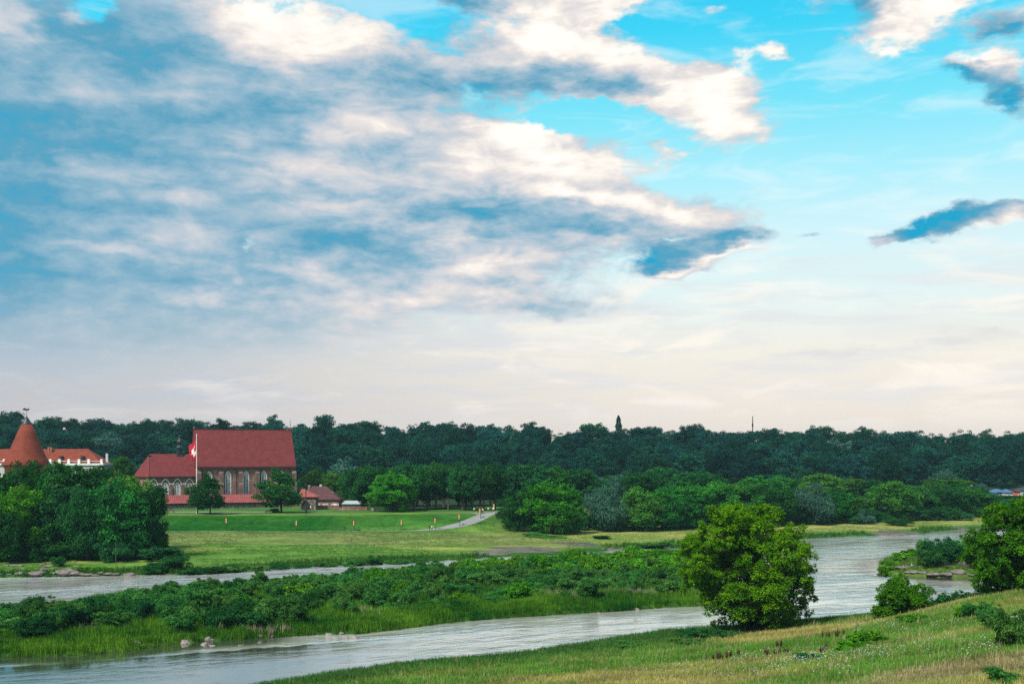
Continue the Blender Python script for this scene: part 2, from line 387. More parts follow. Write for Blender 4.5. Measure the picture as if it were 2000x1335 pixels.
M = {}
M['ground'] = ground_mat(); M['water'] = water_mat(); M['grass'] = grass_mat('grass_blades')
M['path'] = plain('path_gravel', (0.20, 0.21, 0.215), 0.12, 0.6, 0.9)
M['sand'] = plain('river_gravel', (0.20, 0.18, 0.185), 0.2, 0.8, 0.95)
M['bark'] = plain('bark', (0.045, 0.036, 0.028), 0.3, 4.0, 0.95)
M['pale_bark'] = plain('pale_bark', (0.11, 0.10, 0.085), 0.35, 3.0, 0.95)
M['brick'] = plain('old_brick', (0.21, 0.108, 0.098), scale=0.55, rough=0.9, bump=0.3, col2=(0.40, 0.29, 0.27), lo=0.50, hi=0.72)
M['brick2'] = plain('buttress_brick', (0.14, 0.090, 0.082), scale=0.7, rough=0.9, bump=0.3, col2=(0.27, 0.21, 0.20), lo=0.50, hi=0.75)
M['castle_brick'] = plain('castle_brick', (0.30, 0.11, 0.06), 0.25, 0.8, 0.9)
M['pink_brick'] = plain('pale_pink_brick', (0.20, 0.085, 0.075), scale=0.8, rough=0.9, col2=(0.33, 0.24, 0.22), lo=0.40, hi=0.66)
M['stone'] = plain('fieldstone', (0.085, 0.075, 0.075), scale=1.6, rough=0.95, bump=0.5, col2=(0.26, 0.23, 0.22), lo=0.46, hi=0.60)
M['plaster'] = plain('white_plaster', (0.46, 0.46, 0.47), 0.08, 0.5, 0.85)
M['cream_plaster'] = plain('cream_plaster', (0.42, 0.40, 0.38), 0.12, 0.5, 0.85)
M['trim'] = plain('pale_stone_trim', (0.66, 0.70, 0.70), 0.10, 1.0, 0.8)
M['cornice'] = plain('grey_cornice', (0.26, 0.22, 0.21), 0.3, 1.2, 0.9)
M['dark'] = plain('dark_metal', (0.016, 0.018, 0.022), 0.2, 2.0, 0.55, 0.4)
M['copper'] = plain('dark_copper', (0.020, 0.030, 0.034), 0.3, 2.0, 0.5, 0.4)
M['white_paint'] = plain('white_paint', (0.78, 0.78, 0.78), 0.05, 1.0, 0.5)
M['flag_red'] = plain('flag_red', (0.55, 0.012, 0.045), 0.15, 1.0, 0.8)
M['banner_red'] = plain('banner_red', (0.17, 0.018, 0.016), 0.1, 1.0, 0.8)
M['banner_yellow'] = plain('banner_yellow', (0.50, 0.40, 0.17), 0.06, 1.0, 0.8)
M['blue_roof'] = plain('blue_sheet_roof', (0.05, 0.13, 0.24), 0.15, 0.5, 0.5)
M['orange_wall'] = plain('orange_wall', (0.55, 0.13, 0.09), 0.12, 0.5, 0.85)
M['rock'] = plain('river_rock', (0.105, 0.092, 0.088), scale=1.3, rough=0.9, bump=0.6, col2=(0.23, 0.20, 0.19), lo=0.4, hi=0.65)
M['pale_rock'] = plain('pale_boulder', (0.24, 0.215, 0.20), 0.3, 1.8, 0.9, bump=0.4)
M['wood'] = plain('weathered_wood', (0.10, 0.075, 0.05), 0.3, 3.0, 0.9)
def glass_mat():
    m, t = new_mat('old_glass')
    tc = t.n('ShaderNodeTexCoord'); a = t.noise(tc.outputs['Object'], 3.0, 2)
    finish(t, principled(t, t.mix(a, (0.05, 0.085, 0.12), (0.10, 0.15, 0.19)), 0.15, t.bump(a, 0.3, 0.1), 0.5))  # bluish base lightened, sky reflection put into the pane colour
    return m
M['glass'] = glass_mat()
def roof_mat(name, col, pitch=0.38, axis='X', seams=0.0, k=0.35):
    m, t = new_mat(name)
    tc = t.n('ShaderNodeTexCoord'); p = tc.outputs['Object']
    wv = t.n('ShaderNodeTexWave', wave_type='BANDS', bands_direction=axis)
    t.put(wv.inputs['Vector'], p); wv.inputs['Scale'].default_value = 0.314 / pitch
    wv.inputs['Distortion'].default_value = 0.4; wv.inputs['Detail'].default_value = 1.0
    a = t.noise(p, 0.5, 6, 0.65); b = t.noise(p, 4.0, 3, 0.6)
    c = t.mix(t.ss(a, 0.35, 0.7), tuple(q * 0.8 for q in col), tuple(q * 1.15 for q in col))
    c = t.mix(t.m('MULTIPLY', t.ss(b, 0.4, 0.75), 0.4), c, tuple(q * 0.6 for q in col))
    c = t.mix(t.m('MULTIPLY', wv.outputs['Fac'], k), c, tuple(q * 0.62 for q in col))
    finish(t, principled(t, c, 0.8, t.bump(wv.outputs['Fac'], 0.4, 0.05), 0.2))
    return m
M['roof'] = roof_mat('clay_tile_roof', (0.142, 0.024, 0.027), 0.42, 'Z')
M['castle_roof'] = roof_mat('castle_tile_roof', (0.19, 0.037, 0.021), 0.42, 'Z')
M['brown_roof'] = roof_mat('brown_tile_roof', (0.085, 0.036, 0.040), 0.42, 'Z')
M['sheet_roof'] = roof_mat('red_sheet_roof', (0.27, 0.072, 0.072), 0.65, 'X', k=0.7)

G = {}
G['maple'] = leaf_mat('maple_leaves', (0.014, 0.095, 0.003), (0.19, 0.41, 0.008), 0.35, 0.0, 0.0)
G['right'] = leaf_mat('poplar_leaves', (0.009, 0.068, 0.003), (0.095, 0.275, 0.008), 0.30, 0.0, 0.0)
G['dark'] = leaf_mat('dark_leaves', (0.004, 0.042, 0.012), (0.026, 0.13, 0.026), 0.15, 0.02, 0.3)
G['mid'] = leaf_mat('green_leaves', (0.006, 0.062, 0.011), (0.05, 0.205, 0.022), 0.2, 0.03, 0.42)
G['bright'] = leaf_mat('bright_leaves', (0.008, 0.085, 0.006), (0.08, 0.285, 0.012), 0.25, 0.015, 0.2)
G['silver'] = leaf_mat('silvery_leaves', (0.014, 0.06, 0.046), (0.075, 0.185, 0.135), 0.15, 0.015, 0.15)
G['hill'] = leaf_mat('far_wood_leaves', (0.002, 0.024, 0.018), (0.012, 0.08, 0.052), 0.1, 0.045, 0.50)
G['shrub'] = leaf_mat('willow_scrub_leaves', (0.008, 0.072, 0.014), (0.08, 0.245, 0.046), 0.2, 0.02, 0.3)
G['shrub2'] = leaf_mat('alder_scrub_leaves', (0.012, 0.095, 0.006), (0.115, 0.33, 0.014), 0.25, 0.015, 0.25)

# ------------------------------------------------------------------ terrain
def poly_w(pts): return np.array([W2(*p) for p in pts])
far_edge = [(-900, 1170), (-300, 1140), (0, 1128), (130, 1126), (259, 1123), (350, 1121), (451, 1117), (560, 1108), (693, 1103), (871, 1094), (1000, 1087), (1100, 1084),
            (1150, 1079), (1210, 1073), (1330, 1066), (1450, 1060), (1560, 1053), (1600, 1050), (1660, 1047), (1710, 1046), (1760, 1046), (1800, 1043), (1825, 1038), (1870, 1034), (1920, 1031), (2050, 1026), (2300, 1018)]
FAR = np.vstack([poly_w(far_edge), [(1500, 420), (3000, 700), (3000, 6000), (-3000, 6000), (-3000, 150)]])
ISL = poly_w([(-500, 1330), (-100, 1292), (0, 1284), (150, 1280), (250, 1272), (355, 1256), (420, 1251), (500, 1247), (620, 1240), (700, 1238), (780, 1229), (860, 1218), (950, 1210), (1000, 1206),
              (1100, 1200), (1200, 1194), (1290, 1187), (1380, 1183), (1420, 1176), (1435, 1150), (1430, 1120), (1400, 1100), (1326, 1093), (1200, 1099), (1100, 1103), (900, 1115), (693, 1129), (500, 1145),
              (300, 1158), (200, 1174), (100, 1190), (0, 1212), (-200, 1240), (-500, 1270)])
NEAR = np.vstack([poly_w([(520, 1345), (620, 1333), (700, 1320), (800, 1304), (900, 1294), (1000, 1284), (1100, 1270), (1200, 1259), (1300, 1247), (1400, 1238), (1590, 1232), (1700, 1222),
                          (1780, 1195), (1850, 1176), (1900, 1158), (1990, 1142), (2200, 1128)]), [(420, 260), (420, -200), (-90, -200), (-85, 0), (-66, 60), (-45, 105)]])
SPIT = poly_w([(1715, 1094), (1712, 1104), (1722, 1114), (1740, 1122), (1800, 1126), (1850, 1128), (1905, 1129), (1960, 1131), (2100, 1140), (2300, 1120), (2300, 1068), (2050, 1070), (1950, 1074), (1880, 1080), (1800, 1087), (1740, 1091)])
TERR = np.array([(-3000, 363), (-66, 363), (-45, 366), (-20, 371), (-5, 375), (6, 386), (14, 402), (60, 425), (120, 475), (200, 520), (300, 545), (800, 600), (3000, 700), (3000, 6000), (-3000, 6000)], float)

def sd_poly(P, poly):
    """signed distance, positive inside"""
    out = np.empty(len(P))
    A = poly; B = np.roll(poly, -1, 0)
    for s0 in range(0, len(P), 60000):
        p = P[s0:s0 + 60000]
        best = np.full(len(p), 1e18); ins = np.zeros(len(p), bool)
        for a, b in zip(A, B):
            e = b - a; w = p - a
            tt = np.clip((w @ e) / (e @ e), 0, 1)
            d = w - tt[:, None] * e
            best = np.minimum(best, (d * d).sum(1))
            c = ((a[1] > p[:, 1]) != (b[1] > p[:, 1]))
            if e[1] != 0:
                xi = a[0] + (p[:, 1] - a[1]) * e[0] / e[1]
                ins ^= c & (p[:, 0] < xi)
        out[s0:s0 + 60000] = np.sqrt(best) * np.where(ins, 1, -1)
    return out
def sst(v, lo, hi):
    t = np.clip((v - lo) / (hi - lo), 0, 1); return t * t * (3 - 2 * t)
def wob(x, y, k=1.0):
    return (np.sin(x * .21 * k + 1.3 * np.sin(y * .11 * k)) + np.sin(y * .27 * k + 1.7 * np.sin(x * .13 * k + 2)) + .6 * np.sin(x * .63 * k + y * .41 * k) + .5 * np.sin(y * .71 * k - x * .33 * k + 1)) / 3.1

# near bank surface: thin plate spline through known points
ctrl = []
for px, py, d in [(560, 1335, 126), (800, 1335, 119), (1000, 1335, 112), (1200, 1335, 105), (1400, 1335, 98), (1700, 1335, 82), (2000, 1335, 68), (800, 1306, 132), (1000, 1290, 140), (1200, 1264, 148), (1400, 1241, 155), (1500, 1234, 154), (1590, 1227, 151),
                  (1250, 1290, 128), (1400, 1290, 120), (1550, 1260, 128), (1700, 1262, 116), (1700, 1217, 144), (1760, 1208, 143), (1830, 1190, 140), (1900, 1172, 138), (2000, 1157, 135), (2000, 1240, 95), (1850, 1260, 100), (2150, 1150, 130)]:
    ctrl.append((XD(px, d), d, ZD(py, d)))
ctrl += [(0, 0, 23.0), (40, 10, 21), (-40, 20, 15), (-60, 62, 1), (-84, 0, 1), (0, 50, 12.0), (0, 80, 7.2), (-30, 90, 2.5), (20, 45, 14.0), (30, 60, 12.6), (10, 25, 18.5), (60, 60, 14.5), (90, 60, 16.5), (120, 110, 13), (100, 165, 7), (90, 190, 2.6), (130, 215, 2), (300, 200, 3), (300, 100, 14), (300, 0, 22), (0, -100, 26), (200, -100, 27), (-90, -100, 2),
         (20, 162, 1.0), (45, 168, 1.2), (70, 178, 1.6)]
ctrl = np.array(ctrl)
def _tps_k(r2): return np.where(r2 > 0, r2 * np.log(np.maximum(r2, 1e-9)), 0)
def tps_fit(c):
    n = len(c); X = c[:, :2] / 100
    K = _tps_k(((X[:, None] - X[None]) ** 2).sum(2)) + np.eye(n) * 1e-3
    Pm = np.hstack([np.ones((n, 1)), X])
    A = np.block([[K, Pm], [Pm.T, np.zeros((3, 3))]])
    return np.linalg.solve(A, np.concatenate([c[:, 2], np.zeros(3)]))
TW = tps_fit(ctrl)
def tps(P):
    X = ctrl[:, :2] / 100; Q = np.asarray(P) / 100
    out = np.empty(len(Q))
    for s0 in range(0, len(Q), 50000):
        q = Q[s0:s0 + 50000]
        out[s0:s0 + 50000] = _tps_k(((q[:, None] - X[None]) ** 2).sum(2)) @ TW[:len(X)] + TW[len(X)] + q @ TW[len(X) + 1:]
    return out

def fields(P):
    P = np.asarray(P, float)
    return dict(far=sd_poly(P, FAR), isl=sd_poly(P, ISL), near=sd_poly(P, NEAR), spit=sd_poly(P, SPIT), ter=sd_poly(P, TERR))
def gz(P, f=None, rough=True):
    P = np.atleast_2d(np.asarray(P, float)); x, y = P[:, 0], P[:, 1]
    f = f or fields(P)
    wb = wob(x, y) if rough else 0
    z = np.full(len(P), -1.4)
    m1 = 1 - sst(x, -18, 22)
    ter = sst(f['ter'], -11 - 7 * sst(x, -70, -20), 0.5)
    zf = 0.45 + 0.7 * sst(f['far'], 1, 16) + 1.45 * m1 * sst(y + 0.05 * x, 312, 338) + 0.10 * wb
    zf = zf + (7.0 - zf) * ter
    hill = sst(y - 0.02 * x, 572, 742) * (23.5 - 0.018 * np.clip(x, -500, 500)) + 0.8 * wob(x, y, .15) * sst(y, 580, 640)
    zf = zf + hill
    zf = np.where(f['far'] > -4, -1.4 + (zf + 1.4) * sst(f['far'], -2.5, 2.0), -9)
    zi = 0.55 + 0.55 * sst(f['isl'], 1, 10) + 0.15 * wb
    zi = np.where(f['isl'] > -4, -1.4 + (zi + 1.4) * sst(f['isl'], -1.6, 1.4), -9)
    zn = np.maximum(tps(P), 0.35) + 0.12 * wb
    zn = np.where(f['near'] > -4, -1.4 + (zn + 1.4) * sst(f['near'], -2.0, 1.6), -9)
    zs = 0.5 + 1.6 * sst(f['spit'], 1, 9) + 0.1 * wb
    zs = np.where(f['spit'] > -4, -1.4 + (zs + 1.4) * sst(f['spit'], -1.5, 1.2), -9)
    return np.maximum.reduce([z, zf, zi, zn, zs])
def gz1(x, y): return float(gz([(x, y)])[0])

def ground_colour(P, f):
    x, y = P[:, 0], P[:, 1]; n = len(P)
    c = np.tile((0.030, 0.034, 0.026), (n, 1))                       # river bed
    def lay(w, col):
        nonlocal c
        c = c * (1 - w[:, None]) + np.array(col) * w[:, None]
    w1 = wob(x, y, .55); w2 = wob(x + 40, y * 1.8, .3); w3 = wob(x * .5, y * 2.2, 1.0)
    far = sst(f['far'], -1.0, 0.6)
    lay(far, (0.066, 0.152, 0.032))                                   # flood meadow
    lay(far * sst(w2 + .35 * w1, 0.05, .7) * 0.6, (0.200, 0.225, 0.085))   # dry mown strips
    lay(far * sst(f['far'], 9, 3) * (f['far'] > -2), (0.022, 0.075, 0.016))  # rank bank growth
    lay(far * sst(x, -30, 30) * sst(f['far'], 5, 14) * sst(y, 520, 470) * (0.45 + .3 * w1), (0.270, 0.255, 0.120))   # parched far meadow
    rough = far * (1 - sst(x, -5, 25)) * sst(y + .05 * x, 308, 318) * sst(y + .05 * x, 346, 338)
    lay(rough * (0.75 + .25 * w1), (0.120, 0.150, 0.070))
    lay(far * (1 - sst(x, -25, 0)) * sst(y + .05 * x, 338, 343) * sst(f['ter'], 0, -8), (0.060, 0.150, 0.034))
    slope = far * sst(f['ter'], -13, -9.5) * sst(f['ter'], 0.2, -1.5)
    lay(slope * (1 - sst(x, -62, -40)) * (.9 + .1 * w1), (0.004, 0.058, 0.008))
    lay(slope * sst(x, -62, -40) * (1 - sst(x, -12, 4)), (0.026, 0.100, 0.018))
    lay(slope * sst(x, -12, 4), (0.05, 0.09, 0.03))
    lay(far * sst(f['ter'], -.6, 1.0), (0.090, 0.165, 0.040))
    lay(far * sst(f['ter'], 6, 14), (0.045, 0.125, 0.028))
    lay(far * sst(f['ter'], 22, 34) * sst(x, -65, -50), (0.018, 0.035, 0.016))
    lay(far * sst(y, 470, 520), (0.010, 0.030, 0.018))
    # gravel bars
    for (px, py, rx, ry) in [(1030, 1075, 75, 4.5), (960, 1080, 40, 3), (1125, 1066, 50, 3.5), (1210, 1070, 34, 3), (1765, 1042, 58, 5), (1895, 1032, 20, 4)]:
        cx, cyy = W2(px, py, 0.5); sx = rx * cyy / F; sy = ry * cyy * cyy / (F * CAMH)
        e = ((x - cx) / sx) ** 2 + ((y - cyy) / sy) ** 2
        lay(far * sst(e + .5 * w1, 1.15, .75), (0.100, 0.100, 0.115))
    isl = sst(f['isl'], -0.8, 0.5)
    lay(isl, (0.024, 0.080, 0.018)); lay(isl * sst(w1, .1, .7) * .6, (0.060, 0.125, 0.028))
    near = sst(f['near'], -0.8, 0.5)
    lay(near, (0.095, 0.125, 0.032))
    lay(near * sst(f['near'], 14, 4) * (f['near'] > -2), (0.030, 0.090, 0.020))
    lay(near * sst(f['near'], 5, 18) * sst(w2 + .5 * w1, -.1, .8) * .8, (0.205, 0.165, 0.058))
    e = ((x - XD(1930, 78)) / 10) ** 2 + ((y - 78) / 7) ** 2
    lay(near * sst(e + .4 * w1, 1.5, .4) * .8, (0.200, 0.145, 0.085))
    lay(sst(f['spit'], -.8, .5) * (f['near'] < 0), (0.065, 0.115, 0.030))
    return c * np.array([1.25, 1.22, 1.0])

def build_ground():
    ys = np.concatenate([np.linspace(-180, 40, 24, endpoint=False), np.linspace(40, 180, 170, endpoint=False), np.linspace(180, 300, 120, endpoint=False),
                         np.linspace(300, 440, 150, endpoint=False), np.linspace(440, 800, 70, endpoint=False), np.linspace(800, 1500, 10)])
    u = np.linspace(-1, 1, 460)
    hw = np.maximum(0.62 * (ys + 60), 150)
    X = u[None] * hw[:, None]; Y = np.repeat(ys[:, None], len(u), 1)
    P = np.stack([X.ravel(), Y.ravel()], 1)
    f = fields(P); z = gz(P, f)
    ny, nx = X.shape
    i = np.arange(ny * nx).reshape(ny, nx)
    q = np.stack([i[:-1, :-1], i[:-1, 1:], i[1:, 1:], i[1:, :-1]], -1).reshape(-1, 4)
    me = np_mesh('ground', np.column_stack([P, z]), q, M['ground'], smooth=True)
    a = me.color_attributes.new('tint', 'FLOAT_COLOR', 'POINT')
    c = ground_colour(P, f); c *= (1 + 0.10 * rng.standard_normal(len(P)))[:, None]
    a.data.foreach_set('color', np.column_stack([np.clip(c, 0.003, 1), np.ones(len(P))]).astype(np.float32).ravel())
    tag(link('ground', me), 'grassy river valley ground with meadows and wooded hill', 'ground', kind='structure')
build_ground()
def W2L(x): return np.interp(x, [-120, -60, -20, 20, 60, 90], [128, 140, 160, 175, 190, 200])     # mid line of the island
def build_river():
    ys = np.concatenate([np.linspace(-180, 90, 12, endpoint=False), np.linspace(90, 260, 150, endpoint=False), np.linspace(260, 620, 60)])
    u = np.linspace(-1, 1, 220); hw = np.maximum(0.62 * (ys + 60), 150)
    X = u[None] * hw[:, None]; Y = np.repeat(ys[:, None], len(u), 1); P = np.stack([X.ravel(), Y.ravel()], 1)
    ny, nx = X.shape; i = np.arange(ny * nx).reshape(ny, nx)
    me = np_mesh('river', np.column_stack([P, np.zeros(len(P))]), np.stack([i[:-1, :-1], i[:-1, 1:], i[1:, 1:], i[1:, :-1]], -1).reshape(-1, 4), M['water'], True)
    px = 1000 + P[:, 0] / np.maximum(P[:, 1], 20) * F; sh = -sd_poly(P, ISL); sr = -sd_poly(P, SPIT)
    r = np.where(px < 1000, 1.9, .75)
    near = P[:, 1] < 190
    r = np.where(near & (sh < 60) & (P[:, 1] < W2L(P[:, 0])), .30 + .75 * sst(px, 520, 1050), r)                     # the narrows run fast, the pool on the left is slack
    slack = np.where(near, sst(px, 760, 480), 0.0) * sst(sh, 15, 2); r *= 1 - .96 * slack
    r *= .10 + .90 * sst(sr, 1, 10)
    a = me.attributes.new('riffle', 'FLOAT', 'POINT'); a.data.foreach_set('value', r.astype(np.float32))
    return me
wm = build_river()
tag(link('river', wm), 'shallow rippled river reflecting the pale evening sky', 'river', kind='structure')

def ribbon(name, pts, width, mat, lift=0.06, label=None, n=60):
    pts = np.array(pts, float)
    d = np.concatenate([[0], np.cumsum(np.hypot(*np.diff(pts[:, :2], axis=0).T))])
    s = np.linspace(0, d[-1], n); px = np.interp(s, d, pts[:, 0]); py = np.interp(s, d, pts[:, 1])
    wd = np.interp(s, d, width) if hasattr(width, '__len__') else np.full(n, width)
    for _ in range(6):
        px[1:-1] = (px[:-2] + 2 * px[1:-1] + px[2:]) / 4; py[1:-1] = (py[:-2] + 2 * py[1:-1] + py[2:]) / 4
    tx, ty = np.gradient(px), np.gradient(py); L = np.hypot(tx, ty); nx, ny = -ty / L, tx / L
    cols = 5; V = []
    for k in range(cols):
        o = (k / (cols - 1) - .5) * wd
        V.append(np.column_stack([px + nx * o, py + ny * o]))
    V = np.stack(V, 1).reshape(-1, 2)
    z = gz(V, rough=True) + lift
    i = np.arange(n * cols).reshape(n, cols)
    q = np.stack([i[:-1, :-1], i[1:, :-1], i[1:, 1:], i[:-1, 1:]], -1).reshape(-1, 4)[:, ::-1]
    o = link(name, np_mesh(name, np.column_stack([V, z]), q, mat, True))
    tag(o, label, 'path', kind='structure'); return o
pB = [(-140, 347.5), (-90, 348), (-60, 348), (-40, 349), (-32, 350.5), (-24, 354), (-17, 359.5), (-11, 366), (-5, 378), (0, 400)]
ribbon('path', pB, [0.7, 0.8, 1.0, 1.5, 2.0, 2.7, 3.4, 4.0, 4.2, 3.6], M['path'], 0.10, 'pale path climbing from the lower meadow to the grove')
ribbon('path', [(-30, 377.5), (-22, 377.0), (-15, 374.5), (-10, 372)], [1.0, 1.4, 2.2, 3.0], M['path'], 0.13, 'pale branch path crossing the upper lawn', 30)
ribbon('path', [(-128, 381), (-110, 381), (-90, 381.5), (-70, 382), (-56, 380)], [5.5, 6.0, 6.0, 3.5, .6], M['path'], 0.08, 'grey paved walk on the terrace before the churchyard wall')

# ------------------------------------------------------------------ vegetation builders
def leaf_cloud(P, N, size, rg, jit=0.6, aspect=0.65, hang=0.0):
    """one rhombic leaf (or leaf spray) for each point"""
    n = len(P)
    N = N + jit * rg.standard_normal((n, 3)); N /= np.linalg.norm(N, axis=1)[:, None]
    A = rg.standard_normal((n, 3))
    if hang: A = A * (1 - hang) + np.array([0, 0, -2.0]) * hang
    A -= (A * N).sum(1)[:, None] * N; A /= np.linalg.norm(A, axis=1)[:, None] + 1e-9
    B = np.cross(N, A)
    s = (size * (0.6 + 0.8 * rg.random(n)))[:, None] * 0.5
    V = np.stack([P + A * s, P + B * s * aspect + N * s * .25, P - A * s, P - B * s * aspect + N * s * .25], 1).reshape(-1, 3)
    return V, np.arange(n * 4).reshape(n, 4)
def sph(n, rg):
    d = rg.standard_normal((n, 3)); return d / np.linalg.norm(d, axis=1)[:, None]
def lobed_points(rg, lobes, n, sub=14, sub_r=0.42, fill=0.22):
    """points and normals over clustered lobes; lobes: (x, y, z, r)"""
    L = np.array(lobes, float); w = L[:, 3] ** 2; w /= w.sum()
    subs = []
    for x, y, z, r in L:
        k = max(5, int(sub * (0.7 + 0.6 * rg.random())))
        d = sph(k, rg); d[:, 2] = d[:, 2] * .9 + .12
        c = np.array([x, y, z]) + d * r * (0.55 + 0.42 * rg.random((k, 1)))
        subs.append(np.column_stack([c, np.full(k, r) * sub_r * (0.6 + 0.7 * rg.random(k)), rg.random(k)]))
    sub_all = np.vstack(subs)
    ws = sub_all[:, 3] ** 2; ws /= ws.sum()
    pick = rg.choice(len(sub_all), n, p=ws)
    d = sph(n, rg); d[:, 2] = np.where(d[:, 2] < -.3, d[:, 2] * -.6, d[:, 2])
    rad = np.where(rg.random(n) < fill, rg.random(n) ** .5, 0.85 + 0.25 * rg.random(n))
    P = sub_all[pick, :3] + d * (sub_all[pick, 3] * rad)[:, None] * np.array([1.0, 1.0, 1.0])
    tint = np.clip(0.68 * sub_all[pick, 4] + 0.32 * rg.random(n), 0, 1)
    return P, d, tint
def leaf_mesh(name, P, N, tint, size, mat, rg, **kw):
    V, Fq = leaf_cloud(P, N, size, rg, **kw)
    me = np_mesh(name, V, Fq, mat)
    a = me.attributes.new('tint', 'FLOAT', 'FACE'); a.data.foreach_set('value', tint.astype(np.float32))
    return me
def ell_lobes(rg, rx, rz, cz, n, r0, low=-0.75, ecc=0.75):
    d = sph(n * 4, rg); d = d[d[:, 2] > low][:n]
    k = ecc * (0.75 + 0.35 * rg.random(len(d)))
    c = d * np.array([rx, rx, rz]) * k[:, None]; c[:, 2] += cz
    r = r0 * (0.7 + 0.6 * rg.random(len(d)))
    return np.vstack([np.column_stack([c, r]), [[0, 0, cz, r0 * 1.4]]])
def trunk_mesh(name, rg, h, r, mat, limbs=5, spread=3.0, n=7, forks=1):
    b = MB()
    for k in range(forks):
        ox = (k - (forks - 1) / 2) * r * 2.2
        lean = rg.standard_normal(2) * .25 + np.array([ox * .6, 0])
        top = (ox + lean[0] * 2, lean[1] * 2, h)
        mid = (ox + lean[0] * .6, lean[1] * .6, h * .5)
        b.tube([(ox * .5, 0, -.6), (ox * .6, 0, .15), mid, top], [r * 1.5, r * 1.1, r * .8, r * .35], n)
    for k in range(limbs):
        a = 2 * math.pi * (k + rg.random()) / limbs; z0 = h * (0.35 + 0.45 * rg.random()); L = spread * (.6 + .6 * rg.random())
        b.tube([(0, 0, z0), (math.cos(a) * L * .5, math.sin(a) * L * .5, z0 + L * .45), (math.cos(a) * L, math.sin(a) * L, z0 + L * .75)], [r * .55, r * .35, r * .12], 5)
    return b.mesh(name, mat, True)

TREES = {}                                    # kind -> list of (crown mesh, trunk mesh); all for height 10, width 8
def make_kind(kind, mat, nvar, n_leaf, size, seed, lobes=(16, 2.2), skirt=0.12, trunk=('bark', .28), hang=0.0, aspect=.65, ecc=.78, jit=.6, forks=1, limbs=5):
    out = []
    for v in range(nvar):
        rg = np.random.default_rng(seed + v)
        cz = 10 * (skirt + 1) / 2; rz = 10 * (1 - skirt) / 2
        L = ell_lobes(rg, 4.0, rz, cz, lobes[0], lobes[1], low=-.85, ecc=ecc)
        P, N, tint = lobed_points(rg, L, n_leaf)
        if hang:
            P[:, 2] -= rg.random(len(P)) ** 2 * 1.6 * hang
        lo, hi = P[:, 2].min(), np.quantile(P[:, 2], .998)
        P[:, 2] = np.maximum((P[:, 2] - lo) / (hi - lo) * (10 - 10 * skirt) + 10 * skirt, 0.05)
        mxx = np.quantile(np.abs(P[:, :2]), .97); P[:, :2] *= 4.05 / mxx
        cr = leaf_mesh(kind + '_crown', P, N, tint, size, mat, rg, hang=hang, aspect=aspect, jit=jit)
        tk = trunk_mesh(kind + '_trunk', rg, 10 * (skirt + .45), trunk[1], M[trunk[0]], limbs, 2.2, forks=forks)
        out.append((cr, tk))
    TREES[kind] = out
make_kind('dark', G['dark'], 3, 17000, 0.36, 100, skirt=.03, lobes=(34, 1.45))
make_kind('mid', G['mid'], 4, 17000, 0.36, 120, skirt=.0, lobes=(36, 1.4))
make_kind('bright', G['bright'], 3, 17000, 0.34, 140, skirt=.0, lobes=(34, 1.4))
make_kind('silver', G['silver'], 2, 16000, 0.44, 160, skirt=.0, hang=.75, aspect=.3, lobes=(26, 1.6))
make_kind('willow', G['dark'], 2, 16000, 0.42, 170, skirt=.0, hang=.55, aspect=.35, lobes=(26, 1.6))
make_kind('grove', G['dark'], 3, 12000, 0.38, 180, skirt=.28, lobes=(24, 1.6), trunk=('pale_bark', .2), forks=2, limbs=6)
make_kind('yard', G['dark'], 3, 10000, 0.38, 190, skirt=.13, lobes=(26, 1.4), trunk=('bark', .22))
make_kind('hill', G['hill'], 6, 13000, 0.40, 200, skirt=.02, lobes=(26, 1.7), limbs=3)
make_kind('hill_pale', G['silver'], 2, 7500, 0.48, 220, skirt=.04, lobes=(24, 1.6), limbs=3)
make_kind('feather', G['silver'], 2, 6000, 0.40, 240, skirt=.08, lobes=(30, 1.2), hang=.3, aspect=.4, limbs=8)

LAND = [(0, 'the castle tower'), (140, 'the palace'), (310, 'the church chancel'), (470, 'the church nave'), (632, 'the brown roofed house'), (766, 'the bright round tree'), (880, 'the grove'), (960, 'the top of the path'), (1075, 'the riverside clump'), (1208, 'the columnar poplar'), (1300, 'the riverside row'), (1400, 'the maple crown'), (1470, 'the telecom mast'), (1582, 'the silvery willow'), (1660, 'the far meadow'), (1755, 'the gravel bar'), (1840, 'the feathery tree'), (1900, 'the end of the far row'), (1960, 'the blue roofed house')]
def landmark(x, y):
    px = 1000 + x / y * F
    return min(LAND, key=lambda q: abs(q[0] - px))[1]
def place_tree(kind, x, y, h, w, label, group=None, rz=None, cat='tree', name='broadleaf_tree', z=None, var=None):
    var = R.randrange(len(TREES[kind])) if var is None else var
    cr, tk = TREES[kind][var]
    z = gz1(x, y) if z is None else z
    e = empty(name, (x, y, z - 0.15), R.random() * 6.283 if rz is None else rz)
    e.scale = (w / 8.0, w / 8.0, h / 10.0)
    link('crown', cr, e); link('trunk', tk, e)
    return tag(e, label, cat, group)
def tree_px(kind, px, top, width, d, label, group=None, **kw):
    x = XD(px, d); z = gz1(x, d)
    h = ZD(top, d) - z
    return place_tree(kind, x, d, h, width * d / F, label, group, z=z, **kw)

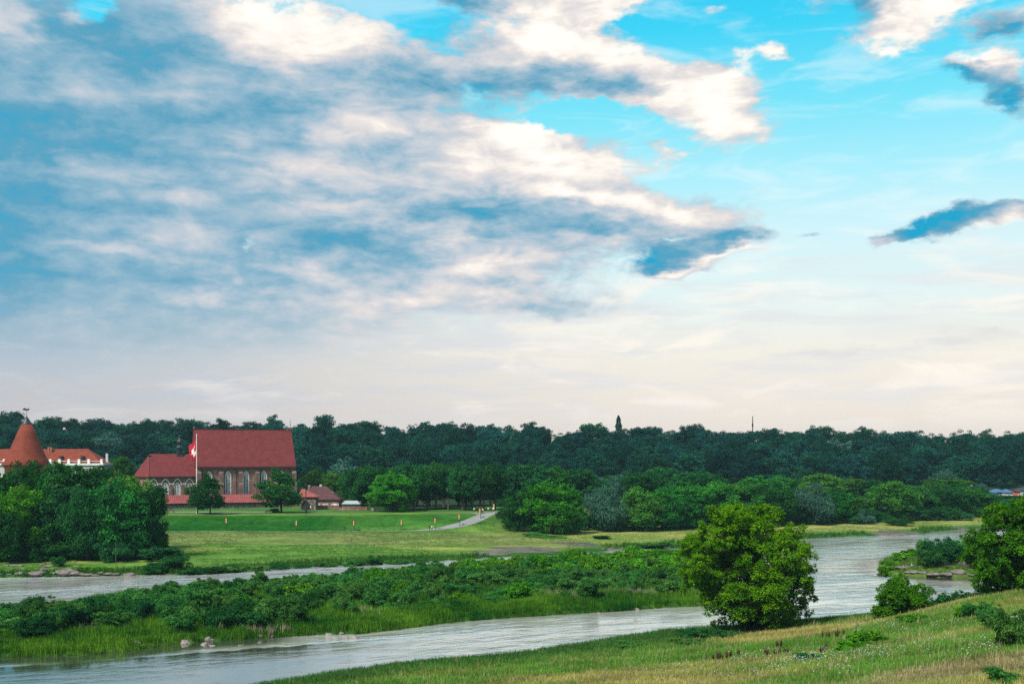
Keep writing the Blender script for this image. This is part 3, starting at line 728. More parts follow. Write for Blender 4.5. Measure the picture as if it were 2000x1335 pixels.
# ---- wood on the far hill
HG = 'trees of the far hillside wood'
def build_hill():
    n = 0
    rows = [(612, 15.5), (636, 15.5), (660, 15.5), (684, 15.5), (708, 15.5), (733, 15.5)]
    for ri, (y0, sp) in enumerate(rows):
        hw = 0.475 * y0
        k = int(2 * hw / sp); off = (ri % 2) * sp / 2
        for i in range(k + 1):
            x = -hw + i * sp + off + R.uniform(-4, 4); y = y0 + R.uniform(-8, 8) + 0.02 * x
            h = R.uniform(13.5, 19.5) * (1.0 if ri < 5 else R.uniform(.78, 1.10)); w = R.uniform(13, 19) * (1.0 if ri < 5 else R.uniform(.7, 1.1))
            kind = 'hill_pale' if R.random() < .035 else 'hill'
            if kind == 'hill_pale' and ri < 5:
                place_tree('hill_pale', x, y, h * .95, w * .9, 'paler grey green tree in the hillside wood over ' + landmark(x, y), 'pale trees of the hillside wood', name='woodland_tree')
            elif ri == 5:
                place_tree('hill', x, y, h, w, 'dark tree crown on the wooded skyline over ' + landmark(x, y), 'skyline trees of the far hill', name='woodland_tree')
            else:
                place_tree('hill', x, y, h, w, 'dark hillside tree on the %s over %s' % (('foot', 'lower slope', 'middle slope', 'upper slope', 'top edge')[ri], landmark(x, y)), HG, name='woodland_tree')
            n += 1
    print('hill trees', n)
build_hill()
# the columnar poplar on the skyline
def poplar():
    rg = np.random.default_rng(31)
    n = 2600; t = rg.random(n); a = rg.random(n) * 6.283; r = np.sin(np.clip(t * .97 + .03, 0, 1) * 3.14) ** .6 * (2.2 + .5 * np.sin(t * 30 + a * 2)) * (.55 + .5 * rg.random(n))
    P = np.column_stack([np.cos(a) * r, np.sin(a) * r, 1.5 + t * 22.5]); N = np.column_stack([np.cos(a), np.sin(a), .4 * np.ones(n)])
    d = 738; x = XD(1208, d); z = gz1(x, d)
    e = empty('poplar_tree', (x, d, z)); e.scale = (1, 1, (ZD(811, d) - z) / 24)
    link('crown', leaf_mesh('poplar_crown', P, N, rg.random(n), .8, G['hill'], rg), e)
    link('trunk', trunk_mesh('poplar_trunk', rg, 18, .4, M['bark'], 2, 1.5), e)
    tag(e, 'tall narrow poplar rising above the wooded skyline', 'tree')
poplar()

# ---- trees of the valley floor: kind, px, top row, width, distance, label, group
GROVE = 'tall trees of the park grove'
rowlab = 'tree of the belt at the hill foot'
mid_trees = [
 # left clump in front of the castle
 ('mid', -45, 915, 120, 292, 'large green tree at the far end of the riverside clump below the castle', None),
 ('mid', 55, 903, 135, 296, 'broad green tree rising directly below the pointed tower roof', None),
 ('dark', 135, 905, 110, 292, 'dark round tree in front of the white palace wall', None),
 ('dark', 190, 912, 90, 300, 'dark tree reaching the white cornice of the palace', None),
 ('mid', 255, 925, 100, 296, 'green tree before the chancel end of the church', None),
 ('bright', 55, 948, 92, 270, 'fresh green bushy willow at the river side of the castle clump', None),
 ('bright', 0, 962, 84, 266, 'fresh green willow cut by the picture edge below the tower', None),
 ('dark', 125, 950, 95, 274, 'dark spreading tree in the middle of the castle clump', None),
 ('willow', 172, 955, 90, 268, 'drooping dark willow hanging low over the river meadow', None),
 ('mid', 222, 936, 118, 272, 'rounded leafy crown in front of the riverside clump', None),
 ('dark', 290, 950, 66, 276, 'slim dark tree ending the clump before the church', None),
 ('dark', 20, 1000, 60, 262, 'low dark tree under the willows by the bank', None),
 ('mid', 308, 1030, 34, 277, 'small bushy tree at the foot of the riverside clump', None),
 # churchyard front
 ('yard', 386, 938, 40, 372, 'slim young tree beside the white flagpole', None),
 ('yard', 411, 925, 54, 366, 'leafy young tree on the lawn before the church windows', None),
 ('yard', 550, 914, 76, 378, 'large dark lawn tree hiding the end of the church nave', None),
 # behind the church
 ('mid', 238, 890, 56, 445, 'round tree between the palace and the church chancel', None),
 ('hill_pale', 262, 905, 50, 460, 'grey green tree behind the church chancel', None),
 ('mid', 618, 913, 52, 455, 'tree behind the hipped house roof', None),
 ('mid', 655, 918, 56, 450, 'tall tree directly behind the brown roofed house', None),
 ('hill_pale', 668, 893, 60, 500, 'pale grey green tree above the brown roofed house', None),
 ('dark', 694, 930, 60, 435, 'dark tree next to the brown roofed house', None),
 ('dark', 725, 922, 60, 440, 'dark tree behind the grey slab roof', None),
 ('bright', 766, 922, 84, 386, 'bright round tree standing alone in front of the grove', None),
 # riverside clump at the end of the path
 ('willow', 1012, 958, 68, 361, 'grey green drooping willow at the foot of the path', None),
 ('bright', 1078, 942, 104, 359, 'big bright tree in the clump below the path', None),
 ('mid', 1110, 962, 58, 361, 'green tree leaning out of the clump towards the meadow', None),
 ('silver', 1188, 949, 92, 374, 'blue green willow at the start of the riverside row', None),
 ('mid', 1243, 951, 78, 374, 'round green tree next to the blue green willow', None),
 ('mid', 1292, 953, 76, 379, 'green tree third in the riverside row', None),
 ('mid', 1345, 943, 80, 386, 'green tree half hidden by the maple crown', None),
 ('mid', 1400, 938, 84, 392, 'green tree directly behind the top of the maple', None),
 ('mid', 1452, 940, 80, 396, 'green tree behind the right shoulder of the maple', None),
 ('dark', 1505, 948, 80, 400, 'dark tree between the maple and the silver willow', None),
 ('silver', 1582, 943, 84, 410, 'large silvery willow on the far meadow', None),
 ('dark', 1540, 958, 56, 416, 'dark tree tucked beside the silvery willow', None),
 ('mid', 1638, 954, 72, 418, 'green tree on the meadow after the silvery willow', None),
 ('mid', 1676, 966, 46, 416, 'smaller tree before the gap in the riverside row', None),
 ('silver', 1690, 994, 34, 412, 'low pale shrubby willow at the meadow edge', None),
 ('mid', 1743, 938, 92, 432, 'largest round tree of the row behind the gravel bar', None),
 ('dark', 1795, 948, 62, 446, 'dark tree overlapped by the large round tree', None),
 ('dark', 1840, 950, 84, 452, 'dark broad tree with a clear trunk on the far meadow', None),
 ('mid', 1888, 948, 70, 462, 'green tree near the end of the far row', None),
 ('dark', 1928, 962, 62, 470, 'low dark tree in front of the blue roofed house', None),
 ('mid', 1968, 974, 70, 480, 'low bush like tree below the orange house', None),
 ('feather', 1840, 914, 46, 545, 'pale feathery tree rising before the hill', None),
 ('feather', 1215, 920, 64, 455, 'pale feathery tree above the riverside row', None),
 ('feather', 1168, 926, 50, 470, 'thin pale tree beside the feathery one', None),
 ('hill_pale', 1915, 944, 34, 520, 'small pale topped tree beside the blue roofed house', None),
 ('mid', 1598, 924, 76, 480, 'tree above and behind the silvery willow', None),
]
for t_ in mid_trees: tree_px(*t_[:6], group=t_[6])
for i, px in enumerate(range(790, 985, 22)):
    tree_px('grove', px + R.uniform(-5, 5), 906 + R.uniform(-4, 8), 52 + R.uniform(-6, 8), 398 + R.uniform(-6, 6), 'tall slender trunked tree of the park grove behind the lawn', GROVE)
for i, px in enumerate(range(700, 1000, 24)):
    tree_px('grove' if i % 3 else 'dark', px + R.uniform(-6, 6), 908 + R.uniform(-4, 12), 54 + R.uniform(-6, 8), 424 + R.uniform(-8, 8), 'dark tree in the shaded back rows of the grove', 'back rows of the park grove')
for px, top in [(1000, 918), (1040, 906), (1085, 910), (1125, 914), (1165, 934), (1262, 922), (1305, 912), (1350, 920), (1390, 926)]:
    tree_px(R.choice(['dark', 'dark', 'mid']), px, top, R.uniform(66, 86), 432 + R.uniform(-8, 8), 'dark rounded tree of the second row behind the riverside clump', 'second row behind the riverside trees')
def LM(px): return min(LAND, key=lambda q: abs(q[0] - px))[1]
for px in list(range(600, 2040, 42)):
    tree_px(R.choice(['mid', 'dark', 'mid', 'hill']), px + R.uniform(-10, 10), 934 + R.uniform(-9, 12) + (6 if px > 1700 else 0) + (34 if px > 1905 else 0), R.uniform(60, 84), 505 + R.uniform(-14, 14), rowlab + ' behind ' + LM(px), 'tree belt at the foot of the hill')
for px in list(range(60, 400, 38)):
    tree_px(R.choice(['dark', 'hill', 'mid']), px, 905 + R.uniform(-12, 10), R.uniform(55, 75), 500 + R.uniform(-14, 14), 'dark tree at the hill foot behind ' + LM(px), 'tree belt behind castle and church')

# ---- the hero maple on the near bank
def hero(name, x, y, lobes, n_tip, seed, mat, label, leaf=0.30, per=4, trunk_h=6.0, stems=4, fill=.30, sub=26):
    rg = np.random.default_rng(seed)
    z = gz1(x, y)
    e = empty(name, (x, y, z))
    P, N, tint = lobed_points(rg, lobes, n_tip, sub=sub, sub_r=.27, fill=fill)
    P[:, 2] = np.maximum(P[:, 2], .15)
    # every point is a shoot tip: a rosette of leaves
    PP = np.repeat(P, per, 0) + rg.standard_normal((len(P) * per, 3)) * leaf * .48
    NN = np.repeat(N * .6 + np.array([0, 0, .75]), per, 0)
    top = np.clip((P[:, 2] - P[:, 2].min()) / np.ptp(P[:, 2]), 0, 1)
    tt = np.repeat(np.clip(.72 * tint + .28 * rg.random(len(P)), 0, 1) ** 1.25, per)
    link('crown', leaf_mesh(name + '_crown', PP, NN, tt, leaf, mat, rg, jit=.55, aspect=.8), e)
    b = MB()
    for k in range(stems):
        a = 6.283 * k / stems + .4
        b.tube([(math.cos(a) * .2, math.sin(a) * .2, -.5), (math.cos(a) * .7, math.sin(a) * .7, trunk_h * .4), (math.cos(a) * 2.0, math.sin(a) * 2.0, trunk_h)], [.34, .25, .12], 8)
    for lx, ly, lz, lr in lobes[::2]:
        b.tube([(0, 0, min(1.2, lz * .3)), (lx * .45, ly * .45, lz * .6), (lx, ly, lz)], [.2, .12, .03], 5)
    link('trunk', b.mesh(name + '_trunk', M['bark'], True), e)
    tag(e, label, 'tree')
    return e
MD = 156.0
def px_lobes(lst, cx, d, seed, depth=3.0):
    rr = random.Random(seed); out = []; k = d / F; zb = gz1(XD(cx, d), d)
    for px, py, r in lst:
        out.append(((px - cx) * k, rr.uniform(-depth, depth), ZD(py, d) - zb, r * k))
        if r > 24: out.append(((px - cx) * k + rr.uniform(-.6, .6), rr.uniform(-depth * 1.3, depth * 1.3), ZD(py, d) - zb + rr.uniform(-.5, .3), r * k * .9))
    return out
maple_l = [(1450, 1100, 50), (1485, 1160, 50), (1470, 1200, 36), (1356, 1064, 25), (1350, 1098, 24), (1362, 1128, 25), (1376, 1034, 18), (1338, 1082, 13), (1402, 1008, 22), (1422, 1018, 30), (1462, 1010, 26), (1492, 1004, 20), (1515, 1022, 24), (1445, 1045, 42), (1490, 1050, 42), (1530, 1058, 28), (1395, 1052, 30), (1368, 1042, 12), (1350, 1062, 16), (1376, 1080, 28),
           (1342, 1078, 15), (1360, 1105, 24), (1420, 1095, 44), (1475, 1100, 46), (1530, 1092, 38), (1560, 1070, 17), (1572, 1092, 18), (1580, 1068, 9), (1553, 1030, 9), (1556, 1046, 9), (1568, 1118, 20), (1540, 1135, 36), (1480, 1145, 46), (1420, 1140, 42), (1375, 1140, 22), (1352, 1140, 11), (1392, 1170, 26),
           (1440, 1180, 42), (1500, 1180, 44), (1552, 1165, 24), (1574, 1150, 12), (1568, 1180, 18), (1540, 1200, 26), (1450, 1212, 24), (1500, 1214, 26), (1408, 1196, 16), (1420, 1222, 12), (1558, 1208, 14), (1400, 1222, 8), (1385, 993, 9), (1432, 992, 10), (1480, 990, 9), (1530, 1003, 11), (1545, 1036, 11), (1331, 1060, 9), (1329, 1096, 9), (1337, 1122, 10), (1347, 1152, 11), (1588, 1086, 10), (1589, 1112, 9), (1584, 1140, 10), (1588, 1170, 9), (1562, 1030, 8), (1576, 1196, 10), (1380, 1192, 12)]
hero('maple_tree', XD(1470, MD), MD, px_lobes(maple_l, 1470, MD, 5, 3.6), 54000, 41, G['maple'], 'large bright green maple standing on the near river bank', leaf=.21, per=4, fill=.36)
RD = 138.0
right_l = [(1960, 1000, 30), (2000, 985, 34), (1930, 1010, 22), (1910, 1040, 22), (1935, 1050, 34), (1980, 1050, 44), (2030, 1030, 46), (2070, 1060, 40), (1905, 1080, 20), (1932, 1095, 34), (1980, 1100, 44), (2030, 1100, 46), (1918, 1125, 20), (1945, 1135, 30), (1990, 1140, 34), (2040, 1145, 40), (2085, 1110, 40), (1895, 1060, 10), (1900, 1108, 10), (1955, 1158, 18)]
hero('poplar_tree', XD(1995, RD), RD, px_lobes([(a, b_ + 15, c) for a, b_, c in right_l], 1995, RD, 6, 3.0), 26000, 43, G['right'], 'dense dark green tree on the near slope at the picture edge', leaf=.22, per=4, fill=.32)
BD = 147.0
bush_l = [(1745, 1142, 18), (1768, 1138, 16), (1735, 1162, 26), (1768, 1162, 32), (1798, 1154, 18), (1806, 1172, 24), (1722, 1184, 24), (1750, 1188, 32), (1788, 1190, 32), (1818, 1190, 18), (1710, 1198, 15), (1742, 1124, 9), (1770, 1180, 34)]
hero('alder_bush', XD(1762, BD), BD, px_lobes(bush_l, 1762, BD, 8, 2.0), 12000, 44, G['right'], 'rounded leafy bush at the water edge of the near meadow', leaf=.20, per=4, trunk_h=2.2, stems=3)
hero('alder_bush', XD(1865, 143), 143, px_lobes([(1850, 1175, 16), (1875, 1168, 16), (1898, 1168, 14), (1835, 1183, 10), (1860, 1190, 12)], 1865, 143, 9, 1.2), 1500, 45, G['dark'], 'low dark bush between the rounded bush and the slope tree', leaf=.24, per=4, trunk_h=1.2, stems=3)

# ---- shrubs
SHRUB = {}
def make_shrub(kind, mat, nvar, n, size, seed, aspect=.35):
    SHRUB[kind] = []
    for v in range(nvar):
        rg = np.random.default_rng(seed + v)
        L = [(rg.uniform(-1.2, 1.2), rg.uniform(-1.2, 1.2), rg.uniform(.35, 1.5), rg.uniform(.28, .75)) for _ in range(18)] + [(0, 0, .8, .9)]
        L += [(rg.uniform(-1, 1), rg.uniform(-1, 1), rg.uniform(1.6, 2.1), rg.uniform(.12, .25)) for _ in range(7)]
        P, N, tint = lobed_points(rg, L, n, sub=9, sub_r=.5)
        P[:, 2] = np.maximum(P[:, 2] * 2.0 / np.quantile(P[:, 2], .995), .02)
        up = np.array([0, 0, .5]) + N
        SHRUB[kind].append(leaf_mesh(kind + '_shrub', P, up, tint, size, mat, rg, aspect=aspect, jit=.8, hang=.45))
make_shrub('willow', G['shrub'], 5, 6500, .23, 300)
make_shrub('alder', G['shrub2'], 3, 5500, .24, 320, .6)
make_shrub('dark', G['dark'], 3, 6000, .22, 340)
def place_shrub(kind, x, y, w, h, label, group=None, name='shrub', z=None):
    o = link(name, R.choice(SHRUB[kind]), None, (x, y, (gz1(x, y) if z is None else z) - .08), R.random() * 6.283, (w / 3.4 * R.uniform(.8, 1.2), w / 3.4 * R.uniform(.8, 1.2), h / 2.0))
    o.rotation_euler = (R.uniform(-.10, .10), R.uniform(-.10, .10), R.random() * 6.283)
    return tag(o, label, 'shrub', group)
def scatter_poly(poly, n, seed, mind):
    rg = np.random.default_rng(seed); lo, hi = poly.min(0), poly.max(0); pts = []
    cand = lo + rg.random((n * 60, 2)) * (hi - lo)
    cand = cand[sd_poly(cand, poly) > 0]
    for c in cand:
        if all((c[0] - q[0]) ** 2 + (c[1] - q[1]) ** 2 > mind ** 2 for q in pts):
            pts.append(c)
            if len(pts) >= n: break
    return np.array(pts)
# thicket of the island: between the reed margin and the far channel
thick = poly_w([(-60, 1276), (30, 1264), (150, 1256), (250, 1248), (350, 1247), (440, 1242), (520, 1237), (640, 1226), (760, 1213), (830, 1206), (950, 1192), (1050, 1187), (1180, 1178), (1300, 1172), (1370, 1172), (1420, 1164), (1424, 1125), (1395, 1106), (1326, 1099), (1200, 1104), (1100, 1108),
                (900, 1121), (693, 1136), (500, 1151), (300, 1166), (200, 1182), (100, 1204), (0, 1224), (-60, 1234)])
def sd_thick(x, y): return float(sd_poly(np.array([[x, y]]), thick)[0])
isl_pts = scatter_poly(thick, 295, 5, 2.72)
zs_ = gz(isl_pts)
for (x, y), z in zip(isl_pts, zs_):
    px = 1000 + x / y * F; py = HZ + (CAMH - z) * F / y
    w = R.uniform(4.2, 6.4); h = R.uniform(2.0, 3.3)
    kind = 'willow'
    if px > 850 and py < 1125 and R.random() < .75: kind = 'alder'; h *= 1.15
    elif R.random() < .10: kind = 'alder'
    if 60 < px < 500 and py > 1200: h = R.uniform(2.4, 3.4); kind = R.choice(['willow', 'dark'])
    elif px > 900 and py > 1140 and R.random() < .55: h *= .6; w *= .75
    edge = sd_thick(x, y)
    if px < 950 and py < 1200 and edge < 7: h = min(h, 1.1 + .09 * edge); w *= .8
    lab = {'willow': 'willow shrub on the %s of the island' % ('near side' if py > 1165 else 'far side'), 'alder': 'bright alder shrub on the %s of the island' % ('near side' if py > 1165 else 'far side'), 'dark': 'tall dark willow shrub on the island'}[kind]
    lab += ' facing ' + landmark(x, y)
    place_shrub(kind, x, y, w, h, lab, {'willow': 'willow thicket of the island', 'alder': 'young alders of the island', 'dark': 'dark willows of the island'}[kind], z=z, name={'willow': 'willow_shrub', 'alder': 'alder_shrub', 'dark': 'willow_shrub'}[kind])
print('island shrubs', len(isl_pts))
for k_ in range(22):
    px = -20 + k_ * 15.5 + R.uniform(-5, 5); d = 268 + R.uniform(-3, 10) + (6 if px > 230 else 0); x = XD(px, d)
    place_shrub('dark', x, d, R.uniform(8, 12), R.uniform(3, 5.5), 'dark undergrowth bush at the foot of the castle clump below ' + landmark(x, d), 'undergrowth of the castle clump', name='undergrowth_bush')
for k_ in range(34):
    px = 1150 + k_ * 22 + R.uniform(-6, 6); d = 376 + (px - 1150) * .082 + R.uniform(-2, 6); x = XD(px, d)
    if gz1(x, d) > .4: place_shrub('dark', x, d, R.uniform(8, 12), R.uniform(3, 5), 'dark bush under the riverside row near ' + landmark(x, d), 'undergrowth of the riverside row', name='undergrowth_bush')
# bank shrubs on the far side
for px, py, w, h in [(345, 1108, 8, 3.0), (330, 1110, 6, 2.2), (300, 1113, 5, 2.4), (375, 1112, 6, 1.8), (420, 1110, 6, 1.6), (460, 1108, 6, 1.9), (505, 1105, 6, 1.8), (545, 1102, 6, 1.8), (590, 1100, 6, 1.6), (640, 1098, 6, 1.9), (690, 1096, 7, 2.2), (730, 1094, 7, 2.0), (770, 1093, 7, 2.2), (810, 1091, 7, 2.0), (850, 1090, 7, 1.8), (890, 1087, 6, 1.4)]:
    x, y = W2(px, py, .9)
    place_shrub(R.choice(['willow', 'dark']), x, y, w, h, 'low dark shrub along the mown bank across the river', 'shrubs along the far bank')
for px, py, w, h, k in [(115, 1106, 4.5, 2.2, 'dark'), (160, 1112, 4, 1.2, 'alder'), (200, 1112, 4, 1.1, 'alder')]:
    x, y = W2(px, py, 1); place_shrub(k, x, y, w, h, 'small shrub among the stones below the castle clump', 'shrubs among the bank stones')
x, y = W2(1753, 1026, 1); place_shrub('dark', x, y, 12.5, 2.6, 'lone dark rounded shrub on the meadow above the gravel bar')
for px, py, w, h in [(1180, 1052, 8, 1.0), (1060, 1052, 12, .8), (1280, 1062, 12, 1.8), (1320, 1060, 10, 1.6), (1250, 1065, 8, 1.3), (1165, 1074, 8, 1.5)]:
    x, y = W2(px, py, 1); place_shrub('willow', x, y, w, h, 'low green shrub on the meadow behind the gravel bar and island', 'low shrubs of the middle meadow')
for px, py, w, h, k in [(1840, 1106, 8, 4.4, 'dark'), (1868, 1104, 8, 4.0, 'dark'), (1900, 1104, 9, 4.0, 'dark'), (1820, 1107, 6, 3.8, 'willow'), (1880, 1098, 8, 4.6, 'willow'), (1850, 1096, 8, 4.8, 'dark'), (1930, 1100, 9, 4.4, 'willow'), (1806, 1094, 4, 4.6, 'willow')]:
    x, y = W2(px, py, 1.6); place_shrub(k, x, y, w, h, 'dark bush above the rock ledge of the spit', 'bushes on the rocky spit')
for px, py, w, h in [(1730, 1108, 5, 1.6), (1745, 1103, 5, 1.4), (1765, 1098, 5, 1.8), (1785, 1096, 5, 2.0), (1735, 1116, 4, 1.4)]:
    x, y = W2(px, py, 1.0); place_shrub('alder', x, y, w, h, 'light green low shrub at the tip of the rocky spit', 'light shrubs at the spit tip')
for px, d, w, h, k, lab in [(1985, 88, 4.5, 3.0, 'willow', 'leafy shrub cut by the edge beside the pale stone on the slope'), (1965, 104, 4, 1.6, 'willow', 'grey green shrub on the upper slope'), (1925, 120, 5, 1.5, 'willow', 'soft grey green shrub below the slope tree'),
                            (1955, 68, 3.0, 1.1, 'willow', 'spiky green shrub in the lower corner of the meadow'), (1690, 116, 4.2, 1.7, 'alder', 'dark green nettle clump in the middle of the meadow'), (1665, 112, 3.0, 1.2, 'alder', 'smaller nettle clump beside the trodden track'), (1885, 122, 2.4, 1.5, 'alder', 'yellow green bushlet on the slope under the tree'),
                            (1790, 128, 3.2, 1.0, 'alder', 'low green clump by the upper end of the track'), (1585, 108, 3.4, .9, 'dark', 'dark weed clump among the dock stalks'), (1380, 150, 6.5, 1.5, 'dark', 'dark undergrowth shrub beside the foot of the maple'), (1350, 146, 6, .9, 'willow', 'grey green herb bank in front of the maple'), (1240, 146, 6, .9, 'willow', 'grey green herb bank along the near shore')]:
    place_shrub(k, XD(px, d), d, w, h, lab)

# ------------------------------------------------------------------ grasses, reeds and flowers (scattered by geometry nodes)
def tuft(rg, blades, h, spread, width, lean=.35):
    V = []; Fc = []
    for _ in range(blades):
        a = rg.random() * 6.283; b = np.array([math.cos(a), math.sin(a)]) * spread * rg.random() ** .5
        q = rg.random() * 6.283; t = np.array([math.cos(q), math.sin(q)]) * lean * h * rg.random()
        s = np.array([-math.sin(q), math.cos(q)]) * width * .5; hh = h * (.55 + .5 * rg.random())
        k = len(V)
        V += [(*(b - s), -.05), (*(b + s), -.05), (*(b + t * .4 + s * .8), hh * .6), (*(b + t * .4 - s * .8), hh * .6), (*(b + t), hh)]
        Fc += [(k, k + 1, k + 2, k + 3), (k + 3, k + 2, k + 4)]
    return V, Fc
def scatter(name, V, Fc, pts, rot, scl, tint, mat, label, cat):
    """one object: a tuft plus points that carry it, instanced by a geometry node group"""
    nv = len(V); n = len(pts)
    allV = np.vstack([np.array(V), pts])
    quads = [f for f in Fc if len(f) == 4]; tris = [f for f in Fc if len(f) == 3]
    me = np_mesh(name, allV, [np.array(q) for q in (quads, tris) if q], mat)
    def at(nm, typ, arr, key):
        a = me.attributes.new(nm, typ, 'POINT'); a.data.foreach_set(key, np.ascontiguousarray(arr, np.float32).ravel())
    at('is_tuft', 'FLOAT', np.concatenate([np.ones(nv), np.zeros(n)]), 'value')
    at('rot', 'FLOAT_VECTOR', np.vstack([np.zeros((nv, 3)), rot]), 'vector')
    at('scl', 'FLOAT_VECTOR', np.vstack([np.ones((nv, 3)), scl]), 'vector')
    at('tint', 'FLOAT_COLOR', np.column_stack([np.vstack([np.ones((nv, 3)), tint]), np.ones(nv + n)]), 'color')
    o = link(name, me)
    ng = bpy.data.node_groups.new(name + '_scatter', 'GeometryNodeTree')
    ng.interface.new_socket('Geometry', in_out='INPUT', socket_type='NodeSocketGeometry')
    ng.interface.new_socket('Geometry', in_out='OUTPUT', socket_type='NodeSocketGeometry')
    gi = ng.nodes.new('NodeGroupInput'); go = ng.nodes.new('NodeGroupOutput')
    def na(nm, typ):
        a = ng.nodes.new('GeometryNodeInputNamedAttribute'); a.data_type = typ; a.inputs['Name'].default_value = nm
        return [s for s in a.outputs if s.enabled and s.name == 'Attribute'][0]
    cmpn = ng.nodes.new('FunctionNodeCompare'); cmpn.data_type = 'FLOAT'; cmpn.operation = 'GREATER_THAN'
    ng.links.new(na('is_tuft', 'FLOAT'), cmpn.inputs[0]); cmpn.inputs[1].default_value = .5
    sp = ng.nodes.new('GeometryNodeSeparateGeometry'); sp.domain = 'POINT'
    ng.links.new(gi.outputs[0], sp.inputs[0]); ng.links.new(cmpn.outputs[0], sp.inputs[1])
    ip = ng.nodes.new('GeometryNodeInstanceOnPoints')
    ng.links.new(sp.outputs[1], ip.inputs['Points']); ng.links.new(sp.outputs[0], ip.inputs['Instance'])
    ng.links.new(na('rot', 'FLOAT_VECTOR'), ip.inputs['Rotation']); ng.links.new(na('scl', 'FLOAT_VECTOR'), ip.inputs['Scale'])
    ng.links.new(ip.outputs[0], go.inputs[0])
    md = o.modifiers.new('scatter', 'NODES'); md.node_group = ng
    return tag(o, label, cat, kind='stuff')
def rand_in(poly, n, rg, bias=None):
    lo, hi = poly.min(0), poly.max(0)
    c = lo + rg.random((n, 2)) * (hi - lo)
    return c[sd_poly(c, poly) > 0]
def spec_scatter(name, P, z, tint, h, blades, spread, width, label, cat, seed, smin=.7, smax=1.3, lean=.35, mat=None, zs=None):
    rg = np.random.default_rng(seed)
    V, Fc = tuft(rg, blades, h, spread, width, lean)
    n = len(P); s = smin + (smax - smin) * rg.random(n)
    sz = s if zs is None else s * zs
    rot = np.column_stack([rg.normal(0, .08, n), rg.normal(0, .08, n), rg.random(n) * 6.283])
    scatter(name, V, Fc, np.column_stack([P, z]), rot, np.column_stack([s, s, sz]), np.clip(tint, .003, 1), mat or M['grass'], label, cat)
def mixc(a, b, t): return np.array(a)[None] * (1 - t[:, None]) + np.array(b)[None] * t[:, None]

rg = np.random.default_rng(77)
# near meadow: fan of view from 60 to 175 m
n0 = 330000
d_ = np.sqrt(58 ** 2 + rg.random(n0) * (178 ** 2 - 58 ** 2)); u_ = rg.uniform(-.24, .50, n0)
Pm = np.column_stack([u_ * d_, d_])
keep = rg.random(n0) < np.clip(1.25 - d_ / 210, .3, 1)
Pm = Pm[keep]; sdn = sd_poly(Pm, NEAR); Pm = Pm[sdn > .2]; sdn = sdn[sdn > .2]
zm = gz(Pm)
nx_ = wob(Pm[:, 0], Pm[:, 1], .55); n2_ = wob(Pm[:, 0] + 40, Pm[:, 1] * 1.8, .3); n3_ = rg.random(len(Pm))
dry = np.clip(sst(n2_ + .5 * nx_ + .5 * (n3_ - .5), -.15, .8) * sst(sdn, 5, 17), 0, 1)
dry = np.clip(dry + .9 * sst(((Pm[:, 0] - XD(1540, 143)) / 9) ** 2 + ((Pm[:, 1] - 143) / 9) ** 2 + .5 * nx_, 1.6, .4) + .6 * sst(((Pm[:, 0] - XD(1350, 108)) / 12) ** 2 + ((Pm[:, 1] - 112) / 6) ** 2 + .5 * nx_, 1.6, .4), 0, 1)
e_ = ((Pm[:, 0] - XD(1930, 78)) / 10) ** 2 + ((Pm[:, 1] - 78) / 7) ** 2
brown = sst(e_ + .6 * nx_, 1.6, .4)
tm = mixc((0.080, 0.185, 0.026), (0.270, 0.245, 0.080), dry)
tm = tm * (1 - .7 * brown[:, None]) + np.array((0.24, 0.175, 0.105)) * .7 * brown[:, None]
wet = sst(sdn, 14, 3); tm = tm * (1 - wet[:, None]) + np.array((0.040, 0.120, 0.024)) * wet[:, None]
tm *= 1.25 * ((0.62 + .76 * rg.random(len(tm))) * (1 + .35 * wob(Pm[:, 0] * 1.5, Pm[:, 1] * 1.5, 1.6)))[:, None]
spec_scatter('meadow_grass', Pm, zm, tm, .55, 9, .32, .035, 'long mixed meadow grass covering the near slope', 'grass', 1, zs=1 - .35 * brown + .5 * wet)
sel = rg.random(len(Pm)) < .028
Pq = Pm[sel & (sdn > 4)]; tq = mixc((0.26, 0.20, 0.09), (0.42, 0.35, 0.19), rg.random(len(Pq)))
spec_scatter('straw_stems', Pq, gz(Pq), tq, 1.0, 5, .35, .035, 'tall dry seed stems standing above the near meadow grass', 'grass', 12, lean=.22)
# taller bank herbs beside the near shore
Pb = np.column_stack([rg.uniform(-30, 75, 26000), rg.uniform(100, 178, 26000)]); sb_ = sd_poly(Pb, NEAR); k_ = (sb_ > .1) & (sb_ < 7 + 2 * wob(Pb[:, 0], Pb[:, 1])); Pb = Pb[k_]
tb = mixc((0.022, 0.085, 0.020), (0.060, 0.150, 0.035), rg.random(len(Pb)))
spec_scatter('bank_herbs', Pb, gz(Pb), tb, .95, 10, .4, .06, 'rank green herbs fringing the near shore', 'undergrowth', 2, lean=.5)
# island margins and clearings
Pi = rand_in(ISL, 260000, rg); si = sd_poly(Pi, ISL); st_ = sd_poly(Pi, thick)
k_ = (si > -.25) & ((st_ < 2.5) | (rg.random(len(Pi)) < .25)) & (rg.random(len(Pi)) < .75); Pi = Pi[k_]; si = si[k_]
wi = wob(Pi[:, 0] * 1.2, Pi[:, 1] * 1.2, .8)
ti = mixc((0.010, 0.085, 0.008), (0.120, 0.275, 0.018), np.clip(.5 + .6 * wi + .5 * (rg.random(len(Pi)) - .5), 0, 1)) * (.6 + .7 * rg.random(len(Pi)))[:, None]
spec_scatter('reed_grass', Pi, gz(Pi), ti, 1.15, 9, .32, .05, 'tall bright reed grass along the island shore', 'reeds', 3, lean=.28, zs=.50 + .85 * np.clip(.5 + .8 * wob(Pi[:, 0], Pi[:, 1], 2.0), 0, 1))
